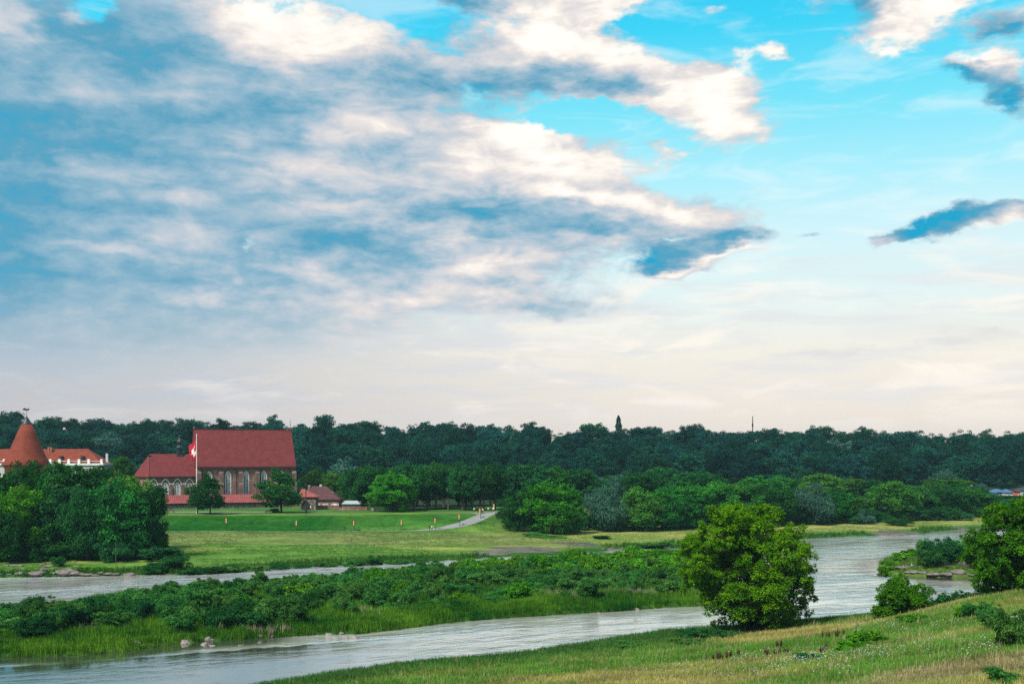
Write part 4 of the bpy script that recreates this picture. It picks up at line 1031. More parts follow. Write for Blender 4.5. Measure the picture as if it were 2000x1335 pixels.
# pale seeding grass on the island
Pp = []
for px, py, rx, ry, n in [(110, 1232, 60, 5, 190), (180, 1230, 40, 4, 100), (520, 1228, 60, 4, 60), (1240, 1163, 60, 4, 110), (1100, 1166, 50, 4, 70), (690, 1200, 50, 5, 60)]:
    a = rg.normal(0, .5, (n, 2)) * (rx, ry) + (px, py); Pp += [W2(q[0], q[1], 1.0) for q in a]
Pp = np.array(Pp); Pp = Pp[sd_poly(Pp, ISL) > .3]
tp = mixc((0.18, 0.19, 0.10), (0.32, 0.29, 0.21), rg.random(len(Pp)))
spec_scatter('seeding_grass', Pp, gz(Pp), tp, 1.35, 9, .35, .06, 'pale seeding grass heads on the island', 'grass', 4)
# far bank rough growth
Pf = np.array([W2(px, 0, 0) if False else (XD(px, 1), 1) for px in [0]])
nf = 70000; uu = rg.uniform(-.50, .44, nf); dd = rg.uniform(190, 400, nf); Pf = np.column_stack([uu * dd, dd])
sf = sd_poly(Pf, FAR); k_ = (sf > .2) & (sf < 6.5 + 3 * wob(Pf[:, 0], Pf[:, 1], .7)); Pf = Pf[k_]
bar = np.zeros(len(Pf), bool)
for px, py, rx, ry in [(1020, 1074, 110, 12), (1765, 1042, 70, 9), (1120, 1068, 60, 8)]:
    cx, cyy = W2(px, py, .5); bar |= ((Pf[:, 0] - cx) / (rx * cyy / F)) ** 2 + ((Pf[:, 1] - cyy) / (ry * cyy * cyy / F / CAMH)) ** 2 < 1
Pf = Pf[~bar]
tf = mixc((0.016, 0.080, 0.014), (0.080, 0.180, 0.024), np.clip(.5 + .6 * wob(Pf[:, 0], Pf[:, 1]) + .3 * (rg.random(len(Pf)) - .5), 0, 1))
spec_scatter('bank_grass', Pf, gz(Pf), tf, 1.0, 9, .5, .09, 'rank grass on the opposite bank at the water line', 'grass', 5)
# sparse tussocks over the flood meadow break its smoothness
nf = 60000; uu = rg.uniform(-.48, .46, nf); dd = np.sqrt(rg.uniform(215 ** 2, 430 ** 2, nf)); Pf = np.column_stack([uu * dd, dd])
sf = sd_poly(Pf, FAR); te = sd_poly(Pf, TERR); k_ = (sf > 6) & (te < -9) & (wob(Pf[:, 0], Pf[:, 1], .5) > -.25); Pf = Pf[k_]
ff = fields(Pf); cf = ground_colour(Pf, ff) * (0.92 + .3 * rg.random(len(Pf)))[:, None]
spec_scatter('meadow_tussocks', Pf, gz(Pf, ff), cf, .20, 8, .5, .10, 'short rough grass over the flood meadow', 'grass', 6)
# spit growth
Ps = rand_in(SPIT, 16000, rg); Ps = Ps[(Ps[:, 0] < 110)]
ts = mixc((0.040, 0.110, 0.020), (0.120, 0.200, 0.035), rg.random(len(Ps)))
ss_ = sd_poly(Ps, SPIT); Ps = Ps[ss_ > 1.6]; ts = ts[ss_ > 1.6]
spec_scatter('spit_grass', Ps, gz(Ps), ts, .9, 8, .4, .07, 'light green grass on the rocky spit', 'grass', 7)

# flowers: small white heads on stalks
def flower_tuft(rg, k, h, spread, r):
    V = []; Fc = []
    for _ in range(k):
        a = rg.random() * 6.283; b = np.array([math.cos(a), math.sin(a)]) * spread * rg.random() ** .5; hh = h * (.7 + .5 * rg.random()); q = rg.random() * 3
        c = len(V)
        V += [(b[0] + math.cos(q + i * 1.2566) * r, b[1] + math.sin(q + i * 1.2566) * r, hh + .03 * math.sin(i * 2)) for i in range(5)]; V += [(b[0], b[1], hh - .05)]
        Fc += [(c + i, c + (i + 1) % 5, c + 5) for i in range(5)]; Fc += [(c, c + 1, c + 2, c + 3)]
    return V, Fc
fp = []
for px, py, rx, ry, n in [(1640, 1293, 90, 14, 620), (1560, 1300, 60, 12, 260), (1470, 1290, 50, 14, 220), (1720, 1285, 80, 14, 260), (1850, 1265, 80, 22, 240), (1400, 1318, 90, 16, 200), (1870, 1225, 70, 12, 200), (1740, 1228, 60, 8, 120), (1690, 1235, 40, 6, 60), (1620, 1318, 120, 10, 160), (1900, 1275, 60, 14, 120), (1330, 1322, 60, 10, 80)]:
    n = int(n * .16); a = rg.normal(0, .75, (n, 2)) * (rx, ry) + (px, py)
    for q in a:
        lo, hi = 50.0, 180.0                     # march to the slope along this sight line
        for _ in range(1): pass
        ds = np.linspace(60, 172, 90); pts = np.column_stack([XD(q[0], ds), ds]); fp.append((q, pts))
allp = np.vstack([p for _, p in fp]); zz = gz(allp).reshape(len(fp), -1)
FP = []
for i, (q, pts) in enumerate(fp):
    hit = np.nonzero(ZD(q[1], pts[:, 1]) <= zz[i])[0]
    if len(hit): FP.append(pts[hit[0]])
FP = np.array(FP) + rg.normal(0, .5, (len(FP), 2))
FV, FF = flower_tuft(np.random.default_rng(3), 4, .62, .60, .038)
n = len(FP); s_ = .8 + .5 * rg.random(n)
tw = mixc((0.40, 0.44, 0.40), (0.75, 0.76, 0.72), rg.random(n))
scatter('wildflowers', FV, FF, np.column_stack([FP, gz(FP)]), np.column_stack([np.zeros(n), np.zeros(n), rg.random(n) * 6.283]), np.column_stack([s_, s_, s_]), tw, M['grass'], 'white flower heads scattered in drifts through the near meadow', 'flowers')
yl = FP[rg.random(len(FP)) < .22] + rg.normal(0, 2.5, (int(0), 2)) if False else FP[rg.random(len(FP)) < .2] + rg.normal(0, 3.0, (1, 2))
n = len(yl); s_ = .7 + .4 * rg.random(n)
scatter('yellow_wildflowers', FV, FF, np.column_stack([yl, gz(yl)]), np.column_stack([np.zeros(n), np.zeros(n), rg.random(n) * 6.283]), np.column_stack([s_, s_, s_]), mixc((.35, .36, .03), (.5, .46, .04), rg.random(n)), M['grass'], 'small yellow flowers among the near meadow grass', 'flowers')

# dock stalks: rusty seed spikes
def dock_mesh(seed):
    rr = random.Random(seed); b = MB()
    for k in range(5):
        x, y = rr.uniform(-.5, .5), rr.uniform(-.5, .5); h = rr.uniform(.9, 1.45); lx = rr.uniform(-.15, .15)
        b.tube([(x, y, 0), (x + lx * .5, y, h * .5)], [.025, .02], 5)
        b.tube([(x + lx * .5, y, h * .45), (x + lx * .7, y, h * .65), (x + lx, y, h)], [.05, .12, .03], 6)
    return b.mesh('dock', plain('rusty_dock%d' % seed, (0.065, 0.026, 0.018), .4, 5, .95), True)
DK = [dock_mesh(1), dock_mesh(2)]
dock_lab = 'rusty brown dock plant with seed spikes in the near meadow'
for px, d in [(1392, 118), (1402, 118), (1412, 118.5), (1421, 119), (1440, 121), (1495, 117), (1512, 118), (1522, 117.5), (1532, 118), (1520, 123), (1608, 113), (1614, 117), (1633, 126), (1613, 127), (1640, 127)]:
    x = XD(px, d); tag(link('dock_plant', R.choice(DK), None, (x, d, gz1(x, d) + .1), R.random() * 6, (.8, .8, R.uniform(.6, .95))), dock_lab, 'plant', 'rusty dock plants in the meadow')

# ------------------------------------------------------------------ stones
def rock_mesh(seed, mat, flat=1.0, n=3):
    import bmesh
    rr = np.random.default_rng(seed)
    bm = bmesh.new(); bmesh.ops.create_icosphere(bm, subdivisions=2, radius=1.0)
    pl = sph(9, rr); off = .62 + .3 * rr.random(9)
    for v in bm.verts:
        p = np.array(v.co)
        for q, o in zip(pl, off):
            s = p @ q - o
            if s > 0: p = p - q * s * .9
        p *= 1 + .05 * rr.standard_normal(); v.co = p
    me = bpy.data.meshes.new('rock'); bm.to_mesh(me); bm.free(); me.materials.append(mat); return me
RK = [rock_mesh(k, M['rock']) for k in range(5)]; PR = [rock_mesh(10 + k, M['pale_rock']) for k in range(4)]
def place_rock(px, py, w, h, label, group, src, name='boulder', z0=0.0, dep=1.0, bury=.35):
    x, y = W2(px, py, z0)
    g = max(gz1(x, y), z0 - .3)
    if src is RK: w *= .72; h *= .66
    o = link(name, R.choice(src), None, (x, y, g + h * (.5 - bury)), R.uniform(-.5, .5), (w / 1.7, w / 1.7 * dep, h / 1.5))
    tag(o, label, 'rock', group)
for px, py, w, h, lab in [(362, 1256, 1.4, 1.1, 'pale rounded boulder standing at the island shore before the reeds'), (402, 1258, 1.4, .8, 'pale flat topped boulder in the shallow water'), (416, 1260, 1.1, .6, 'low pale boulder beside the flat topped one'), (408, 1251, 1.2, .7, 'greyish boulder half hidden by the reed edge'),
                          (360, 1262, .9, .4, 'small low stone in front of the rounded boulder'), (268, 1264, .9, .6, 'small pale stone under the reed edge')]:
    place_rock(px, py, w, h, lab, None, PR)
for px, py, w, h in [(472, 1259, 1.3, .45), (508, 1254, 1.3, .45), (526, 1255, .9, .4), (508, 1245, .8, .4), (530, 1244, .8, .5), (570, 1255, 1.2, .35), (622, 1240, .9, .5), (643, 1240, 1.3, .9), (655, 1242, 1.2, .6), (667, 1238, .8, .5), (676, 1241, 1.2, .6), (690, 1241, 1.4, .6), (712, 1244, 1.1, .35), (635, 1258, 1.3, .3), (575, 1243, .7, .4), (548, 1245, .8, .35), (48, 1292, 1.5, .35), (20, 1290, .8, .4), (112, 1275, .6, .3), (1170, 1196, .9, .5), (1245, 1190, .9, .6)]:
    place_rock(px, py, w, h, 'small pale stone in the shallows along the island shore', 'stones in the shallows', PR)
for px, py, w, h in [(3, 1126, 1.5, .6), (18, 1126, 1.2, .6), (38, 1125, 2.6, 1.2), (52, 1125, 1.6, .9), (72, 1125, 5.0, 1.6), (86, 1121, 2.6, 1.6), (104, 1124, 2.6, .9), (128, 1124, 6.0, 2.2), (146, 1124, 3.6, 1.4), (158, 1124, 2.6, .7), (170, 1124, 3.4, .7), (186, 1124, 2.2, .6), (196, 1123, 2.2, .8), (212, 1123, 3.0, .6), (226, 1123, 2.8, .6), (252, 1123, 3.6, 1.5), (240, 1124, 1.6, .5), (270, 1124, 1.4, .4)]:
    place_rock(px, py, w, h, 'grey stone in the row along the bank below the castle clump', 'stones along the castle bank', RK)
for px, py, w, h in [(12, 1108, 1.6, .7), (28, 1108, 2.2, .9), (40, 1108, 1.8, .8), (82, 1107, 2.2, .8), (96, 1108, 3.2, .8), (150, 1108, 1.8, .6)]:
    place_rock(px, py, w, h, 'weathered stone half sunk in the grass above the bank', 'stones in the bank grass', RK, z0=.8)
for px, py, w, h, dep in [(1735, 1122, 5.5, .5, .5), (1765, 1118, 5.5, 1.2, .6), (1782, 1123, 4.5, 1.1, .6), (1800, 1124, 3.5, .9, .6), (1822, 1126, 4.2, 1.1, .6), (1848, 1127, 4.2, 1.2, .7), (1870, 1126, 4.5, 1.9, .7), (1890, 1122, 5.5, 2.8, .8), (1905, 1118, 5, 3.2, .8), (1902, 1128, 3.5, .7, .6), (1925, 1128, 4.5, 1.6, .7), (1815, 1118, 4, 1.2, .6), (1845, 1120, 4, 1.3, .6), (1935, 1116, 5, 3.0, .8)]:
    place_rock(px, py, w, h, 'flat grey brown slab of the rock ledge on the spit', 'slabs of the rock ledge', RK, name='rock_slab', dep=dep)
place_rock(1990, 1212, 2.2, 1.2, 'pale stone showing through the shrubs on the slope', None, PR, z0=10.5)

# ------------------------------------------------------------------ church
TH = math.radians(22)
CH = empty('church', (-116.0, 415.0, 7.0), TH)
tag(CH, 'red roofed gothic brick church with tall pointed windows and lower chancel', 'church')
def arch(w, z0, zs, n=7):
    """pointed arch outline: from lower left, over the apex, to lower right"""
    h = w / 2; pts = [(-h, z0), (-h, zs)]
    for i in range(1, n + 1):
        a = math.radians(60) * i / n; pts.append((h - w * math.cos(a), zs + w * math.sin(a)))
    return pts + [(-x, z) for x, z in pts[::-1][1:]]
NL, ND, NH, NR = 36.0, 18.0, 16.2, 12.8
def gable_roof(b, x0, x1, y0, y1, z, rise, over=.7, thick=.35, hipl=0.0, hipr=0.0):
    ym = (y0 + y1) / 2; sl = rise / (ym - y0); zo = z - over * sl
    b.add([(x0, y0 - over, zo), (x1, y0 - over, zo), (x1, y1 + over, zo), (x0, y1 + over, zo), (x0 + hipl, ym, z + rise), (x1 - hipr, ym, z + rise),
           (x0, y0 - over, zo - thick), (x1, y0 - over, zo - thick), (x1, y1 + over, zo - thick), (x0, y1 + over, zo - thick)],
          [(0, 1, 5, 4), (2, 3, 4, 5), (3, 0, 4), (1, 2, 5), (0, 6, 7, 1), (1, 7, 8, 2), (2, 8, 9, 3), (3, 9, 6, 0), (6, 9, 8, 7)])
def wall_with_openings(b, x0, x1, y, z0, z1, wins, thick=.9):
    """front wall in strips with pointed openings; wins: (xc, w, zb, zs)"""
    xs = x0
    for xc, w, zb, zs in wins:
        a = arch(w, zb, zs)
        b.box(xs, xc - w / 2, y, y + thick, z0, z1)
        b.box(xc - w / 2, xc + w / 2, y, y + thick, z0, zb)
        top = [(x_ + xc, z_) for x_, z_ in a[1:-1]]
        half = len(top) // 2
        for i in range(len(top) - 1):
            (xa, za), (xb, zb_) = top[i], top[i + 1]
            b.add([(xa, y, za), (xb, y, zb_), (xb, y, z1), (xa, y, z1), (xa, y + thick, za), (xb, y + thick, zb_), (xb, y + thick, z1), (xa, y + thick, z1)],
                  [(0, 1, 2, 3), (0, 4, 5, 1), (3, 2, 6, 7), (7, 6, 5, 4)])
        xs = xc + w / 2
    b.box(xs, x1, y, y + thick, z0, z1)
def gothic_window(parent, xc, y, w, zb, zs, infill=0.0):
    """stone frame, three lights with mullions and dark panes, set back in the wall"""
    b = MB(); o = arch(w, zb, zs); i_ = arch(w - .66, zb + .3, zs)
    b.strip([(x + xc, z) for x, z in o], [(x + xc, z) for x, z in i_], y + .12, y + .50)
    b.box(xc - w / 2, xc + w / 2, y + .05, y + .5, zb - .02, zb + .22)
    fr = b.build('window', M['trim'], parent)
    p = MB().prism([(x + xc, z) for x, z in arch(w - .45, zb + .2, zs)], y + .40, y + .46).build('pane', M['glass'], fr)
    iw = w - .5
    for k in (-1, 1):
        m_ = MB().box(xc + k * iw / 6 - .13, xc + k * iw / 6 + .13, y + .2, y + .38, zb + .2, zs + w * .52); m_.build('mullion', M['trim'], fr)
    tr = MB()
    for k in (-1, 0, 1):
        ww = iw / 3; oo = arch(ww, zs - .2, zs); ii = arch(ww - .2, zs - .2, zs)
        tr.strip([(x + xc + k * ww, z) for x, z in oo], [(x + xc + k * ww, z) for x, z in ii], y + .22, y + .36)
    tr.build('tracery', M['trim'], fr)
    for z in np.arange(zb + 1.2 + infill, zs - .3, 1.3):
        MB().box(xc - iw / 2, xc + iw / 2, y + .28, y + .36, z - .04, z + .04).build('glazing_bar', M['trim'], fr)
    if infill:
        MB().box(xc - iw / 2, xc + iw / 2, y + .24, y + .395, zb + .2, zb + infill).build('brick_infill', M['pink_brick'], fr)
nwin = [(4.3, 2.15, 3.6, 11.6), (11.2, 2.15, 3.6, 11.7), (17.8, 2.15, 3.6, 11.7), (24.4, 2.15, 3.6, 11.7), (31.0, 2.15, 3.6, 11.7)]
b = MB(); wall_with_openings(b, 0, NL, 0, -1, NH - 1.0, nwin)
b.box(0, NL, ND - .9, ND, -1, NH - 1.0)
b.box(NL - .9, NL, .902, ND - .902, -1, NH - 1.0)
b.build('wall', M['brick'], CH)
# gables (the one over the chancel is whitewashed)
g = MB(); ym = ND / 2
def gable(xa, xb):
    m = MB(); poly = [(.902, -1), (ND - .902, -1), (ND - .902, NH - 1.0), (ND, NH - 1.0), (ym, NH + NR - .25), (0, NH - 1.0), (.902, NH - 1.0)]
    n = len(poly); m.add([(xa, y, z) for y, z in poly] + [(xb, y, z) for y, z in poly], [tuple(range(n)), tuple(range(2 * n - 1, n - 1, -1))] + [(i, n + i, n + (i + 1) % n, (i + 1) % n) for i in range(n)])
    return m
gw = gable(.0, .9).build('gable', M['cream_plaster'], CH); gw['label'] = 'pale plastered gable above the chancel roof'
mg = MB(); mg.prism([(0, 0), (0, 0.001), (0.001, 0)], 0, .001)
m2 = MB(); poly = [(0, NH - 1.0), (ym, NH + NR - .25), (ND, NH - 1.0)]
m2.add([(NL - .9, y, z) for y, z in poly] + [(NL, y, z) for y, z in poly], [(0, 1, 2), (5, 4, 3), (0, 3, 4, 1), (1, 4, 5, 2), (2, 5, 3, 0)]); m2.build('gable', M['brick'], CH)
b = MB(); gable_roof(b, -.35, NL + .35, 0, ND, NH, NR, .75, .3); rf = b.build('roof', M['roof'], CH)
MB().box(-.2, NL + .2, ym - .18, ym + .18, NH + NR - .1, NH + NR + .16).build('ridge_tiles', M['roof'], rf)
MB().box(.02, NL - .02, -.22, -.003, NH - 2.0, NH - 1.15).build('cornice', M['cornice'], CH)
MB().box(-.3, NL + .3, -1.02, -.80, NH - 1.65, NH - 1.36).build('gutter', M['dark'], CH)
for k, x in enumerate(np.arange(2.0, NL - 1, 2.1)):
    if all(abs(x - q) > .9 for q in (1.3, 14.0, 21.6, 34.2)): MB().box(x - .14, x + .14, -.24, -.222, NH - 1.75, NH - 1.5).build('beam_hole', M['dark'], CH)
for x in (-.2, 7.7, 14.9, 21.0, 27.8, NL - 1.2):
    b = MB(); w = 1.7
    b.box(x, x + w, -1.7, -.002, -1, 8.2)
    b.add([(x, -1.7, 8.2), (x + w, -1.7, 8.2), (x + w, -1.1, 9.1), (x, -1.1, 9.1), (x, -.002, 8.2), (x + w, -.002, 8.2), (x, -.002, 9.1), (x + w, -.002, 9.1)], [(0, 1, 2, 3), (3, 2, 7, 6), (0, 3, 6, 4), (1, 5, 7, 2)])
    b.box(x + .05, x + w - .05, -1.1, -.002, 9.1, 12.6)
    b.add([(x + .05, -1.1, 12.6), (x + w - .05, -1.1, 12.6), (x + w - .05, -.05, 13.7), (x + .05, -.05, 13.7), (x + .05, -.05, 12.6), (x + w - .05, -.05, 12.6)], [(0, 1, 2, 3), (0, 3, 4), (1, 5, 2)])
    b.build('buttress', M['brick2'], CH)
for x in (1.75, 14.2, 22.95, 34.0):
    MB().tube([(x, -.45, -1), (x, -.45, NH - 1.5)], .16, 8).build('downpipe', M['dark'], CH)
for q in nwin: gothic_window(CH, q[0], 0, q[1], q[2], q[3], infill=1.7)
# hood arches over the nave windows
for xc, w, zb, zs in nwin:
    MB().strip([(x + xc, z) for x, z in arch(w + 1.0, zs - 1, zs)], [(x + xc, z) for x, z in arch(w + .35, zs - 1, zs)], -.1, -.003).build('hood_arch', M['brick2'], CH)
# ridge spires
for x, z in ((-.1, 5.2), (NL, 4.6)):
    s_ = MB().tube([(x, ym, NH + NR), (x, ym, NH + NR + z)], [.09, .03], 6); s_.tube([(x - .5, ym, NH + NR + z * .72), (x + .5, ym, NH + NR + z * .72)], .05, 5); s_.lathe([(.05, NH + NR + z * .4), (.28, NH + NR + z * .45), (.05, NH + NR + z * .5)], 8, (x, ym)); s_.build('ridge_cross', M['dark'], CH)
    MB().box(x - .35, x + .35, ym - .35, ym + .35, NH + NR + .17, NH + NR + 1.1).build('ridge_stone', M['brick2'], CH)
# chancel
CL, C0, C1, CHH, CR = 21.0, 2.2, 15.8, 12.3, 7.5
cwin = [(-15.2, 2.1, 4.4, 7.6), (-11.0, 2.1, 4.4, 7.6), (-6.8, 2.1, 4.4, 7.6), (-2.5, 2.1, 4.4, 7.6)]
b = MB(); wall_with_openings(b, -CL + 4.2, -.003, C0, -1, CHH - .7, cwin)
# canted apse end
ap = [(-CL + 4.2, C0), (-CL, C0 + 4.4), (-CL, C1 - 4.4), (-CL + 4.2, C1), (-.003, C1)]
for (xa, ya), (xb, yb) in zip(ap[:-1], ap[1:]):
    L = math.hypot(xb - xa, yb - ya); nx, ny = (yb - ya) / L * .6, -(xb - xa) / L * .6
    b.add([(xa, ya, -1), (xb, yb, -1), (xb, yb, CHH - .7), (xa, ya, CHH - .7), (xa + nx, ya + ny, -1), (xb + nx, yb + ny, -1), (xb + nx, yb + ny, CHH - .7), (xa + nx, ya + ny, CHH - .7)],
          [(0, 1, 2, 3), (4, 7, 6, 5), (3, 2, 6, 7)])
b.build('chancel_wall', M['brick'], CH)
cym = (C0 + C1) / 2; o_ = .7
b = MB(); ez = CHH - .75
ring = [(-.003, C0 - o_), (-CL + 4.0, C0 - o_), (-CL - o_, C0 + 4.1), (-CL - o_, C1 - 4.1), (-CL + 4.0, C1 + o_), (-.003, C1 + o_)]
top = [(-.003, cym, CHH + CR), (-CL + 5.0, cym, CHH + CR)]
V = [(x, y, ez) for x, y in ring] + top + [(x, y, ez - .3) for x, y in ring]
b.add(V, [(0, 6, 7, 1)[::-1], (1, 7, 2)[::-1], (2, 7, 3)[::-1], (3, 7, 4)[::-1], (4, 7, 6, 5)[::-1]] + [(i, i + 1, 8 + i + 1, 8 + i) for i in range(5)] + [(8, 9, 10, 11, 12, 13)])
b.build('chancel_roof', M['roof'], CH)
MB().box(-CL + 4, -.05, C0 - .98, C0 - .76, ez - .42, ez - .1).build('gutter', M['dark'], CH)
for q in cwin: gothic_window(CH, q[0], C0, q[1], q[2], q[3])
zb_ = 8.6; xs_ = -CL + 4.3
for xc, w, z0_, zs in cwin:
    MB().strip([(x + xc, z) for x, z in arch(w + 1.1, zb_, zs + .55)], [(x + xc, z) for x, z in arch(w + .5, zb_, zs + .55)], C0 - .12, C0 - .003).build('hood_arch', M['trim'], CH)
    MB().box(xs_, xc - w / 2 - .55, C0 - .12, C0 - .003, zb_, zb_ + .32).build('string_course', M['trim'], CH)
    xs_ = xc + w / 2 + .55
MB().box(xs_, -.1, C0 - .12, C0 - .003, zb_, zb_ + .32).build('string_course', M['trim'], CH)
for x in (-13.4, -9.2, -5.0): MB().box(x, x + .7, C0 - .5, C0 - .13, -1, 7.9).build('buttress', M['brick2'], CH)
# ridge turret
tx = -5.4; tz = CHH + CR
t_ = MB(); t_.box(tx - 1.0, tx + 1.0, cym - 1.0, cym + 1.0, tz - 1.6, tz + .6); t_.lathe([(1.25, tz + .6), (1.25, tz + .8), (.85, tz + .9), (.85, tz + 1.9), (1.2, tz + 2.0), (1.3, tz + 2.4), (.75, tz + 3.0), (.6, tz + 3.9), (.95, tz + 4.0), (1.05, tz + 4.6), (.5, tz + 5.4), (.15, tz + 6.0), (.05, tz + 7.4)], 12, (tx, cym))
tu = t_.build('ridge_turret', M['copper'], CH)
for k in (-1, 0, 1): MB().box(tx + k * .55 - .14, tx + k * .55 + .14, cym - .97, cym - .88, tz + .95, tz + 1.8).build('louvre', M['dark'], tu)

# ------------------------------------------------------------------ churchyard wall with its long red sheet roof
GW = empty('churchyard_wall', (-116 + 9.2 * math.sin(TH), 415 - 9.2 * math.cos(TH), 7.0), TH)
tag(GW, 'long fieldstone churchyard wall under a red sheet metal roof', 'wall')
gx0, gx1 = -14.0, 31.0
b = MB(); b.box(gx0, gx1, 0, 3.2, -1, 1.55); b.build('wall', M['stone'], GW)
MB().box(gx0, gx1, 2.8, 3.2, 1.55, 3.9).build('back_wall', M['plaster'], GW)
for x in np.arange(gx0 + .1, gx1, 3.2): MB().box(x, x + .45, .15, .6, 1.55, 2.12).build('pillar', M['stone'], GW)
b = MB(); b.add([(gx0 - .3, -.6, 2.1), (gx1 + .3, -.6, 2.1), (gx1 + .3, 3.4, 4.9), (gx0 - .3, 3.4, 4.9), (gx0 - .3, -.6, 1.95), (gx1 + .3, -.6, 1.95), (gx1 + .3, 3.4, 4.75), (gx0 - .3, 3.4, 4.75)], [(0, 1, 2, 3), (7, 6, 5, 4), (0, 4, 5, 1), (1, 5, 6, 2), (2, 6, 7, 3), (3, 7, 4, 0)])
rf = b.build('roof', M['sheet_roof'], GW)
for x in np.arange(gx0, gx1 + .2, .75):
    MB().add([(x, -.62, 2.1), (x + .09, -.62, 2.1), (x + .09, 3.4, 4.92), (x, 3.4, 4.92), (x, -.62, 2.2), (x + .09, -.62, 2.2), (x + .09, 3.4, 5.02), (x, 3.4, 5.02)], [(0, 1, 5, 4), (4, 5, 6, 7), (1, 2, 6, 5), (3, 0, 4, 7), (2, 3, 7, 6)]).build('seam', M['sheet_roof'], rf)

# gatehouse
def place_house(name, px0, px1, d, label, cat, z=7.0, rz=0.0):
    x0, x1 = XD(px0, d), XD(px1, d); e = empty(name, (x0, d, z), rz); tag(e, label, cat); return e, x1 - x0
e, w = place_house('gatehouse', 585, 617, 397, 'small fieldstone gatehouse with red roof and dark arched gate', 'gatehouse')
b = MB(); b.box(0, w, 0, 5, -1, 4.8); b.build('wall', M['stone'], e)
b = MB(); b.add([(-.6, -.6, 4.7), (w + .9, -.6, 4.7), (w + .9, 5.6, 4.7), (-.6, 5.6, 4.7), (.3, 2.5, 7.4), (1.2, 2.5, 7.4), (-.6, -.6, 4.5), (w + .9, -.6, 4.5), (w + .9, 5.6, 4.5), (-.6, 5.6, 4.5)], [(0, 1, 5, 4), (1, 2, 5), (2, 3, 4, 5), (3, 0, 4), (0, 6, 7, 1), (1, 7, 8, 2), (2, 8, 9, 3), (3, 9, 6, 0), (6, 9, 8, 7)])
b.build('roof', M['sheet_roof'], e)
MB().prism([(x + 2.2, z) for x, z in arch(3.0, -1, 1.2)], -.12, -.003).build('gate', M['dark'], e)
b = MB()
for s_ in (-1, 1): b.tube([(2.2 + s_ * 2.1, -.5, 1.6), (2.2, -.5, 4.1)], .16, 5)
b.build('gate_hood', M['castle_brick'], e)
MB().box(3.7, 4.1, -.06, -.004, .9, 1.5).build('notice', M['white_paint'], e)

# brown roofed house
e, w = place_house('brick_house', 597, 665, 416, 'low pinkish brick house with a brown hipped tile roof', 'house')
b = MB(); b.box(.6, w - .6, 0, 9, -1, 3.2); b.build('wall', M['pink_brick'], e)
MB().box(.62, w - .62, -.08, -.003, .5, 1.5).build('plaster_band', M['cream_plaster'], e)
b = MB(); gable_roof(b, 0, w, 0, 9, 3.6, 4.2, .6, .25, hipl=.6, hipr=6.0); rf = b.build('roof', M['brown_roof'], e)
MB().box(4.4, 5.3, 4.0, 4.9, 7.5, 8.4).build('chimney', M['cream_plaster'], rf)
MB().box(.1, 1.2, 3.6, 4.6, 6.2, 8.2).build('chimney', M['stone'], rf)
MB().box(w - 3.6, w - 3.0, 2.2, 2.8, 5.0, 5.7).build('roof_vent', M['cream_plaster'], rf)
for x in (2.4, 8.4): MB().box(x, x + .8, -.12, -.084, .4, 1.7).build('window', M['glass'], e)
MB().box(5.4, 6.1, -.14, -.084, -.1, 1.9).build('door', M['castle_brick'], e)
MB().box(w - 2.7, w - 1.4, -.12, -.084, .75, 1.35).build('sign', M['white_paint'], e)
e, w = place_house('brick_wall', 613, 660, 404, 'low red brick yard wall in front of the brown roofed house', 'wall')
MB().box(0, w, 0, .5, -1, 1.15).build('wall', M['pink_brick'], e); MB().box(-.05, w + .05, -.08, .58, 1.15, 1.35).build('coping', M['castle_brick'], e); MB().box(0, 1.5, -.2, .7, -1, 1.5).build('pier', M['pink_brick'], e)
e, w = place_house('brick_wall', 658, 716, 395, 'lower red brick wall running on towards the grove', 'wall')
MB().box(0, w, 0, .5, -1, .95).build('wall', M['pink_brick'], e); MB().box(-.05, w + .05, -.08, .58, .95, 1.12).build('coping', M['castle_brick'], e)
e, w = place_house('shed', 667, 703, 408, 'long low shed with a pale grey slab roof behind the brick wall', 'shed')
MB().box(.3, w - .3, .3, 3.7, -1, 1.5).build('wall', M['cream_plaster'], e)
b = MB(); gable_roof(b, 0, w, 0, 4, 1.9, .9, .4, .15, 1.2, 1.2); b.build('roof', plain('grey_slab', (.30, .34, .37), .1, 1), e)
x, y = XD(729, 388), 388
tag(link('boulder', PR[1], None, (x, y, gz1(x, y) + .4), .3, (1.1, .8, .8)), 'big pale stone on the lawn in front of the grove', 'rock')

# ------------------------------------------------------------------ castle tower and palace
d = 400.0; x = XD(52, d)
e = empty('castle_tower', (x, d, 7.0)); tag(e, 'round brick castle tower with tall pointed red tile roof', 'tower')
zb = ZD(907, d) - 7; za = ZD(812, d) - 7
MB().lathe([(7.4, -1), (7.2, zb - 1.2), (7.6, zb - 1.0), (7.6, zb + .1)], 40).build('wall', M['castle_brick'], e, True)
H_ = za - zb
prof = [(8.2, zb - .25), (8.3, zb), (7.1, zb + H_ * .10), (5.9, zb + H_ * .24), (4.7, zb + H_ * .42), (3.3, zb + H_ * .62), (1.75, zb + H_ * .835)]
rf = MB().lathe(prof, 40).build('roof', M['castle_roof'], e, True)
cp = MB().lathe([(1.85, zb + H_ * .82), (1.75, zb + H_ * .84), (.9, zb + H_ * .93), (.10, zb + H_)], 24).build('roof_cap', M['copper'], rf, True)
b = MB(); zt = zb + H_; b.tube([(0, 0, zt), (0, 0, zt + 2.4)], .07, 6)
b.prism([(-1.3, zt + 2.1), (-.6, zt + 2.0), (.3, zt + 1.9), (.9, zt + 2.1), (.9, zt + 2.9), (.4, zt + 2.5), (-.2, zt + 2.6), (-.7, zt + 2.9), (-1.4, zt + 2.5)], -.06, .06); b.build('weathervane', M['dark'], cp)
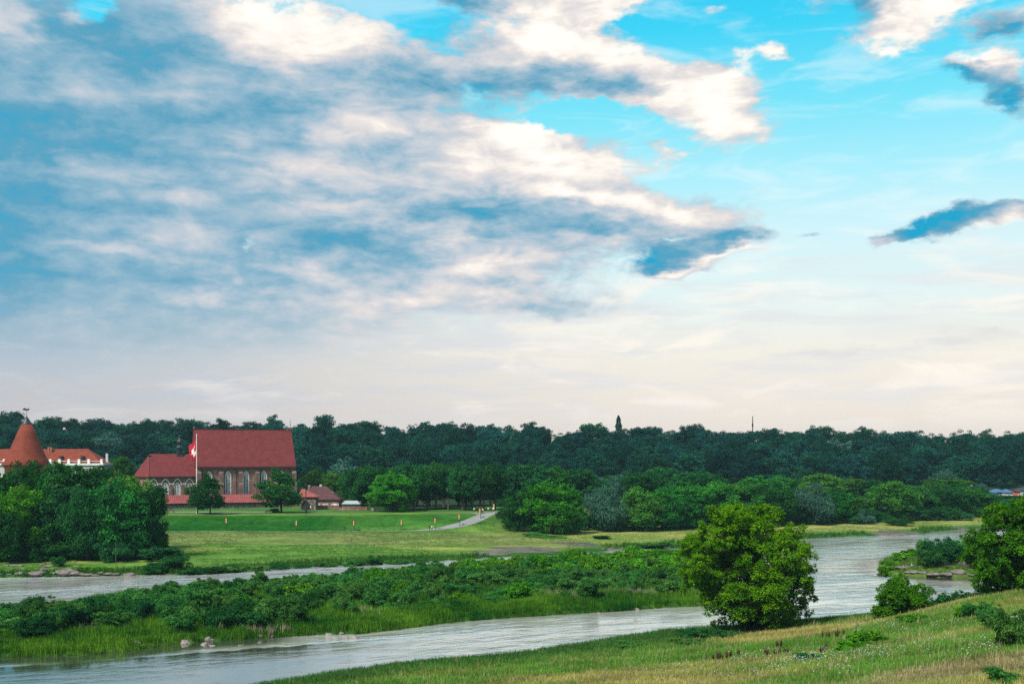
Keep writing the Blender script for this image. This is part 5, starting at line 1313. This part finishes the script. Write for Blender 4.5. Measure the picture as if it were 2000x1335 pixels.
d = 440.0; x0 = XD(-80, d); x1 = XD(200, d); zc = 7.0
e = empty('palace', (x0, d, zc)); tag(e, 'long white palace with red roof and white balustrade posts', 'building')
w = x1 - x0; ze = ZD(908, d) - zc
MB().box(0, w, 0, 14, -1, ze).build('wall', M['plaster'], e)
MB().box(-.4, w + .5, -.5, 14.5, ze + .002, ze + .75).build('cornice', M['trim'], e)
b = MB(); zr0 = ze + 1.0; zr = ZD(876, d) - zc
b.add([(0, .9, zr0), (w - 1, .9, zr0), (w - 1, 13, zr0), (0, 13, zr0), (0, 7, zr), (w - 8.2, 7, zr), (w - 1, .9, ze + .75), (0, .9, ze + .75), (w - 1, 13, ze + .75)], [(0, 1, 5, 4), (1, 2, 5), (2, 3, 4, 5), (7, 6, 1, 0), (6, 8, 2, 1)]); rf = b.build('roof', M['castle_roof'], e)
MB().box(-.2, w, .15, .35, ze + 1.55, ze + 1.7).build('balustrade_rail', M['trim'], e)
for px in (8, 80, 98, 116, 134, 154, 173, 198):
    x = XD(px, d) - x0; MB().box(x - .45, x + .45, -.1, .6, ze + .76, ze + 2.4).build('balustrade_post', M['white_paint'], e)
for px in (115, 157): x = XD(px, d) - x0; MB().box(x - .55, x + .55, 1.6, 3.2, zr0 + 1.0, zr0 + 2.6).build('dormer', M['dark'], rf)
for px, c in ((84, 'castle_brick'), (89, 'castle_brick')): x = XD(px, d) - x0; MB().box(x - .35, x + .35, 5.2, 6, zr - 2.5, zr + .8).build('chimney', M[c], rf)
x = XD(194, d) - x0; MB().box(x - .4, x + .4, 8, 8.8, zr0, zr0 + 3.6).build('chimney', M['plaster'], rf)
for k, px in enumerate(range(105, 200, 16)): x = XD(px, d) - x0; MB().box(x - .5, x + .5, -.06, -.003, ze - 3.2, ze - 1.2).build('window', M['glass'], e)

# ------------------------------------------------------------------ masts, lamps, flag, banners
def mast(name, px, d, top, r, label, cat, mat='dark', base=None):
    x = XD(px, d); z = gz1(x, d); h = ZD(top, d) - z
    e = empty(name, (x, d, z)); tag(e, label, cat)
    MB().tube([(0, 0, -.5), (0, 0, h)], [r, r * .7], 8).build('pole', M[mat], e)
    return e, h
e, h = mast('floodlight_mast', 292, 398, 890, .10, 'thin floodlight mast with flat lamp head before the chancel roof', 'lamp')
MB().lathe([(.2, h - .3), (.95, h - .1), (1.0, h + .15), (.3, h + .35)], 12).build('lamp_head', M['dark'], e)
e, h = mast('lamp_post', 597.5, 372, 948, .20, 'tall dark lamp post on the lawn before the gatehouse', 'lamp')
MB().box(-.3, .3, -.3, .3, h, h + .5).build('lamp_head', M['dark'], e); MB().lathe([(.34, -.3), (.34, 1.6), (.22, 1.9)], 10).build('base', M['dark'], e)
e, h = mast('telecom_mast', 1470, 745, 818, .42, 'slender telecom mast above the wooded skyline', 'mast')
MB().lathe([(.55, h - 5), (.55, h - 3)], 8).build('antenna_ring', M['dark'], e); MB().tube([(0, 0, h), (0, 0, h + 2)], .25, 6).build('tip', M['dark'], e)
e, h = mast('telecom_mast', 3, 760, 803, .5, 'thin antenna mast over the trees beside the tower', 'mast'); MB().lathe([(.8, h - 4), (.8, h - 1)], 8).build('antenna_ring', M['dark'], e)
e, h = mast('wooden_stake', 226, 260, 1060, .07, 'bare wooden stake on the meadow below the clump', 'post', 'pale_bark')
MB().tube([(0, 0, h), (.05, 0, h + .12)], [.12, .05], 6).build('tip', M['pale_bark'], e)
d = 371.0; e, h = mast('flagpole', 384, d, 849, .15, 'white flagpole on the lawn before the church', 'flagpole', 'white_paint')
MB().lathe([(.05, h), (.22, h + .12), (.05, h + .3)], 10).build('finial', M['white_paint'], e)
def flag(loc, hh):
    nx, nz = 14, 30; V = []; Q = []
    for j in range(nz):
        for i in range(nx):
            u = i / (nx - 1); v = j / (nz - 1)
            fold = math.sin(u * 9 + v * 3) * .28 * (.4 + u)
            x = -u * 2.5 * (1 - .40 * v) ; z = -v * 5.0 - u * 2.6 - .35 * math.sin(u * 5)
            V.append((x, fold, z))
    i = np.arange(nx * nz).reshape(nz, nx); q = np.stack([i[:-1, :-1], i[:-1, 1:], i[1:, 1:], i[1:, :-1]], -1).reshape(-1, 4)
    me = np_mesh('flag', V, q, M['flag_red'], True); me.materials.append(M['white_paint'])
    for p in me.polygons:
        c = p.center; u = -c.x / 2.5; v = (-c.z - u * 2.6) / 5
        if (.25 < u < .62 and .42 < v < .72) or (u < .38 and .72 < v < .98) or (.2 < u < .3 and .3 < v < .45): p.material_index = 1
    o = link('flag', me, None, loc); sm = o.modifiers.new('thickness', 'SOLIDIFY'); sm.thickness = .03
    tag(o, 'red flag with white figure hanging limp on the white pole', 'flag')
x = XD(384, d); flag((x - .17, d, gz1(x, d) + h - 1.4), h)

BAN = {}
def banner(px, pole_bottom, d, top, label):
    x = XD(px, d); z = gz1(x, d); h = ZD(top, d) - z
    e = empty('banner_post', (x, d, z), -.35); tag(e, label, 'banner', 'red and yellow banner posts')
    MB().tube([(0, 0, -.3), (0, 0, h + .35)], .085, 6).build('pole', M['dark'], e)
    MB().box(-1.0, .1, -.03, .03, h - .05, h + .02).build('bracket', M['dark'], e)
    MB().box(-.80, -.42, -.012, .012, h - 1.55, h - .06).build('red_cloth', M['banner_red'], e)
    MB().box(-.415, -.06, -.012, .012, h - 1.55, h - .06).build('yellow_cloth', M['banner_yellow'], e)
for px, d, top, lab in [(443, 352, 1011, 'red and yellow banner below the lawn tree before the church'), (580, 352, 1015.5, 'red and yellow banner below the gatehouse slope'), (692, 352, 1015.5, 'red and yellow banner beside the lone walker'), (785, 353, 1014.5, 'red and yellow banner at the foot of the sloping lawn'),
                        (851, 354, 1011, 'red and yellow banner where the path starts to climb'), (898, 359, 1003.5, 'red and yellow banner half way up the path'), (938.5, 367, 992.5, 'red and yellow banner by the crowd on the path'), (966, 385, 983.5, 'red and yellow banner at the top of the path under the trees')]:
    banner(px, 0, d, top, lab)
e, h = mast('path_lamp', 683, 362, 1012, .05, 'small dark path lamp on the slope behind the walker', 'lamp'); MB().lathe([(.05, h), (.28, h + .15), (.28, h + .4), (.05, h + .55)], 10).build('lamp_head', M['dark'], e)
def bench(px, d, label):
    x = XD(px, d); e = empty('park_bench', (x, d, gz1(x, d))); tag(e, label, 'bench')
    for k in range(3): MB().box(-1.3, 1.3, -.25 + k * .18, -.11 + k * .18, .42, .47).build('seat_slat', M['wood'], e)
    for k in range(2): MB().box(-1.3, 1.3, .30, .35, .60 + k * .2, .74 + k * .2).build('back_slat', M['wood'], e)
    for s_ in (-1.1, 1.1): MB().box(s_ - .06, s_ + .06, -.25, .36, -.05, .415).build('leg', M['dark'], e)
bench(333, 379, 'dark park bench on the paved walk near the riverside clump'); bench(526, 377, 'dark park bench beside the shrub on the terrace')
x = XD(536, 377); place_shrub('dark', x, 377, 4.0, 1.5, 'dark rounded shrub beside the terrace bench')

# ------------------------------------------------------------------ houses of the far suburb
def far_house(px0, px1, d, roof_top, eave, base, wall, roof, label, hip=0.0):
    x0, x1 = XD(px0, d), XD(px1, d); zb = gz1((x0 + x1) / 2, d)
    e = empty('house', (x0, d, zb)); tag(e, label, 'house'); w = x1 - x0
    zE, zR = ZD(eave, d) - zb, ZD(roof_top, d) - zb
    MB().box(.3, w - .3, 0, 8, -2, zE).build('wall', M[wall], e)
    b = MB(); gable_roof(b, 0, w, 0, 8, zE + .35, zR - zE, .5, .2, hip, hip); b.build('roof', M[roof], e)
    for k in range(max(1, int(w / 3))):
        x = 1.0 + k * 3.0
        if x + 1.1 < w: 
            f_ = MB().box(x, x + 1.1, -.06, -.003, zE - 2.2, zE - .8).build('window', M['white_paint'], e); MB().box(x + .12, x + .98, -.075, -.062, zE - 2.08, zE - .92).build('pane', M['glass'], f_)
    return e
far_house(1943, 1963, 545, 956, 961, 972, 'blue_roof', 'blue_roof', 'blue roofed house behind the low trees of the suburb', 1.5)
far_house(1964, 1980, 540, 956.5, 961.5, 972, 'cream_plaster', 'blue_roof', 'second blue roofed house beside the orange one', 1.5)
far_house(1938, 1947, 538, 960, 962, 972, 'white_paint', 'blue_roof', 'small white gabled annex among the suburb trees')
far_house(1985, 1994, 540, 957, 960, 975, 'orange_wall', 'brown_roof', 'tall narrow orange house at the picture edge')
far_house(1993, 2016, 545, 953, 958, 975, 'cream_plaster', 'copper', 'dark glass roofed building at the picture edge', 2.0)
far_house(1898, 1905, 560, 948, 951, 960, 'white_paint', 'cream_plaster', 'tiny white house among the trees below the hill')

# ------------------------------------------------------------------ people
def person_mat(name, shirt, trousers, hair, bare=False):
    m, t = new_mat(name)
    tc = t.n('ShaderNodeTexCoord'); x, y, z = t.sep(tc.outputs['Object'])
    skin = (0.42, 0.24, 0.17)
    c = t.mix(t.m('GREATER_THAN', z, .06), (0.03, 0.03, 0.03), trousers)
    c = t.mix(t.m('GREATER_THAN', z, .95), c, shirt)
    c = t.mix(t.m('GREATER_THAN', z, 1.47), c, skin)
    c = t.mix(t.m('GREATER_THAN', t.m('ADD', z, t.m('MULTIPLY', y, .7)), 1.66), c, hair)
    low = t.m('MULTIPLY', t.m('GREATER_THAN', t.m('ABSOLUTE', x), .27), t.m('LESS_THAN', z, 1.12)); c = t.mix(low, c, skin)
    finish(t, principled(t, c, .85, None, .2))
    return m
def person(x, y, rz, label, shirt, trousers, hair=(0.03, 0.02, 0.015), h=1.75, step=.18, arm=None, group=None):
    V = []; E = []; Rr = []
    def v(p, r, par=None):
        V.append(p); Rr.append(r)
        if par is not None: E.append((par, len(V) - 1))
        return len(V) - 1
    pel = v((0, 0, .95), .15); wa = v((0, 0, 1.12), .13, pel); ch = v((0, 0, 1.35), .17, wa); nk = v((0, 0, 1.50), .06, ch)
    hd = v((0, -.02, 1.60), .095, nk); v((0, -.01, 1.72), .085, hd)
    for s, a in ((-1, step), (1, -step)):
        hp = v((s * .10, 0, .88), .10, pel); kn = v((s * .11, -a * .6 - .02, .50), .068, hp); an = v((s * .11, -a + (.08 if a < 0 else 0), .09), .045, kn); v((s * .12, -a - .14, .04), .04, an)
        sh = v((s * .19, 0, 1.41), .065, ch)
        if arm and s > 0: el = v((s * .40, -.1, 1.25), .045, sh); v((s * .62, -.22, 1.15), .035, el)
        else: el = v((s * .27, a * .4, 1.14), .045, sh); wr = v((s * .29, a * .8 - .06, .90), .034, el); v((s * .29, a * .85 - .08, .80), .036, wr)
    me = bpy.data.meshes.new('person'); me.from_pydata(V, E, [])
    me.materials.append(person_mat('clothes', shirt, trousers, hair))
    o = link('person', me, None, (x, y, gz1(x, y) + .12), rz, (h / 1.8,) * 3)
    sk = o.modifiers.new('skin', 'SKIN'); sk.use_smooth_shade = True
    for i, r in enumerate(Rr): me.skin_vertices[0].data[i].radius = (r, r); me.skin_vertices[0].data[i].use_root = (i == 0)
    o.modifiers.new('smooth', 'SUBSURF').levels = 1
    tag(o, label, 'person', group); return o
def pp(px, d): return XD(px, d), d
person(*pp(672, 348.5), 1.2, 'person in dark clothes walking alone on the lower path', (0.012, 0.014, 0.02), (0.02, 0.03, 0.05), arm=True)
person(*pp(839, 352.5), .8, 'person in black walking beside someone in white on the rising path', (0.01, 0.01, 0.012), (0.02, 0.02, 0.025))
person(*pp(843.5, 352), .9, 'person in a white top walking up the path beside someone in black', (0.75, 0.75, 0.75), (0.03, 0.04, 0.07))
person(*pp(926, 378), .5, 'person in white standing at the edge of the grove', (0.6, 0.65, 0.7), (0.05, 0.05, 0.06))
person(*pp(936, 372), .4, 'person in a red top and pale trousers by the path banner', (0.35, 0.05, 0.05), (0.55, 0.55, 0.55))
person(*pp(940, 372), .2, 'person in dark clothes walking behind the path banner', (0.02, 0.025, 0.05), (0.02, 0.02, 0.04))
person(*pp(943, 373), 0, 'person in a pink top in the middle of the path', (0.75, 0.35, 0.45), (0.02, 0.02, 0.03))
person(*pp(953.5, 380), 0, 'person in pale blue at the top of the path', (0.45, 0.55, 0.65), (0.06, 0.06, 0.08))
person(*pp(959, 381), 0, 'person in dark blue next to the person in pale blue', (0.03, 0.06, 0.10), (0.02, 0.03, 0.05))
person(*pp(963.5, 380), 0, 'person in a white shirt last in the group on the path', (0.8, 0.8, 0.75), (0.10, 0.10, 0.10))
person(*pp(843, 397), 0, 'person with a white cap in the shade of the grove trunks', (0.03, 0.03, 0.03), (0.03, 0.03, 0.03), hair=(.7, .7, .7))
def sitter(px, py, label, top_c, trousers):
    """seated on the ground with knees drawn up"""
    x, y = W2(px, py, 1.6); V = []; E = []; Rr = []
    def v(p, r, par=None):
        V.append(p); Rr.append(r)
        if par is not None: E.append((par, len(V) - 1))
        return len(V) - 1
    pel = v((0, 0, .16), .17); wa = v((0, -.02, .36), .14, pel); ch = v((0, -.06, .58), .17, wa); nk = v((0, -.08, .74), .06, ch); hd = v((0, -.11, .84), .095, nk); v((0, -.10, .96), .085, hd)
    for s in (-1, 1):
        hp = v((s * .11, -.05, .17), .11, pel); kn = v((s * .14, -.42, .48), .07, hp); an = v((s * .13, -.62, .10), .05, kn); v((s * .13, -.78, .06), .045, an)
        sh = v((s * .19, -.06, .64), .065, ch); el = v((s * .26, -.24, .46), .045, sh); v((s * .12, -.46, .50), .038, el)
    me = bpy.data.meshes.new('person'); me.from_pydata(V, E, [])
    m, t = new_mat('sitter'); tc = t.n('ShaderNodeTexCoord'); a, b2, z = t.sep(tc.outputs['Object'])
    c = t.mix(t.m('GREATER_THAN', t.m('ADD', z, t.m('MULTIPLY', b2, .6)), .20), trousers, top_c); c = t.mix(t.m('GREATER_THAN', z, .93), c, (.03, .02, .015)); finish(t, principled(t, c, .8, None, .2))
    me.materials.append(m)
    o = link('person', me, None, (x, y, gz1(x, y) + .25), .6); sk = o.modifiers.new('skin', 'SKIN')
    for i, r in enumerate(Rr): me.skin_vertices[0].data[i].radius = (r, r); me.skin_vertices[0].data[i].use_root = (i == 0)
    o.modifiers.new('smooth', 'SUBSURF').levels = 1
    tag(o, label, 'person')
sitter(1764, 1106, 'bare chested person sitting on the grassy tip of the spit', (0.45, 0.26, 0.19), (0.04, 0.05, 0.08))
sitter(1780, 1106, 'person in pale clothes sitting beside the bushes on the spit', (0.30, 0.32, 0.36), (0.08, 0.08, 0.1))
def dog(px, d):
    x = XD(px, d); V = []; E = []; Rr = []
    def v(p, r, par=None):
        V.append(p); Rr.append(r)
        if par is not None: E.append((par, len(V) - 1))
        return len(V) - 1
    a = v((0, 0, .48), .15); ch = v((.32, 0, .50), .17, a); rp = v((-.32, 0, .50), .14, a); nk = v((.50, 0, .66), .09, ch); hd = v((.62, 0, .74), .09, nk); v((.80, 0, .70), .045, hd); t1 = v((-.5, 0, .60), .03, rp); v((-.66, 0, .72), .02, t1)
    for s in (-1, 1):
        e1 = v((.30, s * .10, .30), .06, ch); e2 = v((.28, s * .10, .15), .04, e1); v((.31, s * .10, .02), .04, e2)
        k1 = v((-.26, s * .10, .32), .07, rp); k2 = v((-.40, s * .10, .18), .04, k1); v((-.36, s * .10, .02), .04, k2)
    me = bpy.data.meshes.new('dog'); me.from_pydata(V, E, []); me.materials.append(M['dark'])
    o = link('dog', me, None, (x, d, gz1(x, d) + .1), .3); o.modifiers.new('skin', 'SKIN')
    for i, r in enumerate(Rr): me.skin_vertices[0].data[i].radius = (r, r); me.skin_vertices[0].data[i].use_root = (i == 0)
    o.modifiers.new('smooth', 'SUBSURF').levels = 1
    tag(o, 'small dark dog trotting on the lower path near the lone walker', 'dog')
dog(701, 347.5)

# ------------------------------------------------------------------ evening haze over the valley
def haze():
    m = bpy.data.materials.new('haze'); m.use_nodes = True; t = NT(m.node_tree)
    vol = t.n('ShaderNodeVolumePrincipled')
    vol.inputs['Color'].default_value = (0.45, 0.85, 1.0, 1); vol.inputs['Density'].default_value = HAZE
    vol.inputs['Anisotropy'].default_value = 0.0
    o = t.n('ShaderNodeOutputMaterial'); t.t.links.new(vol.outputs[0], o.inputs['Volume'])
    b = MB().box(-1010, 1010, -260, 1560, -3, 72)
    tag(b.build('haze', m), 'thin bluish evening haze filling the valley', 'haze', kind='stuff')
HAZE = 0.00006
if HAZE: haze()
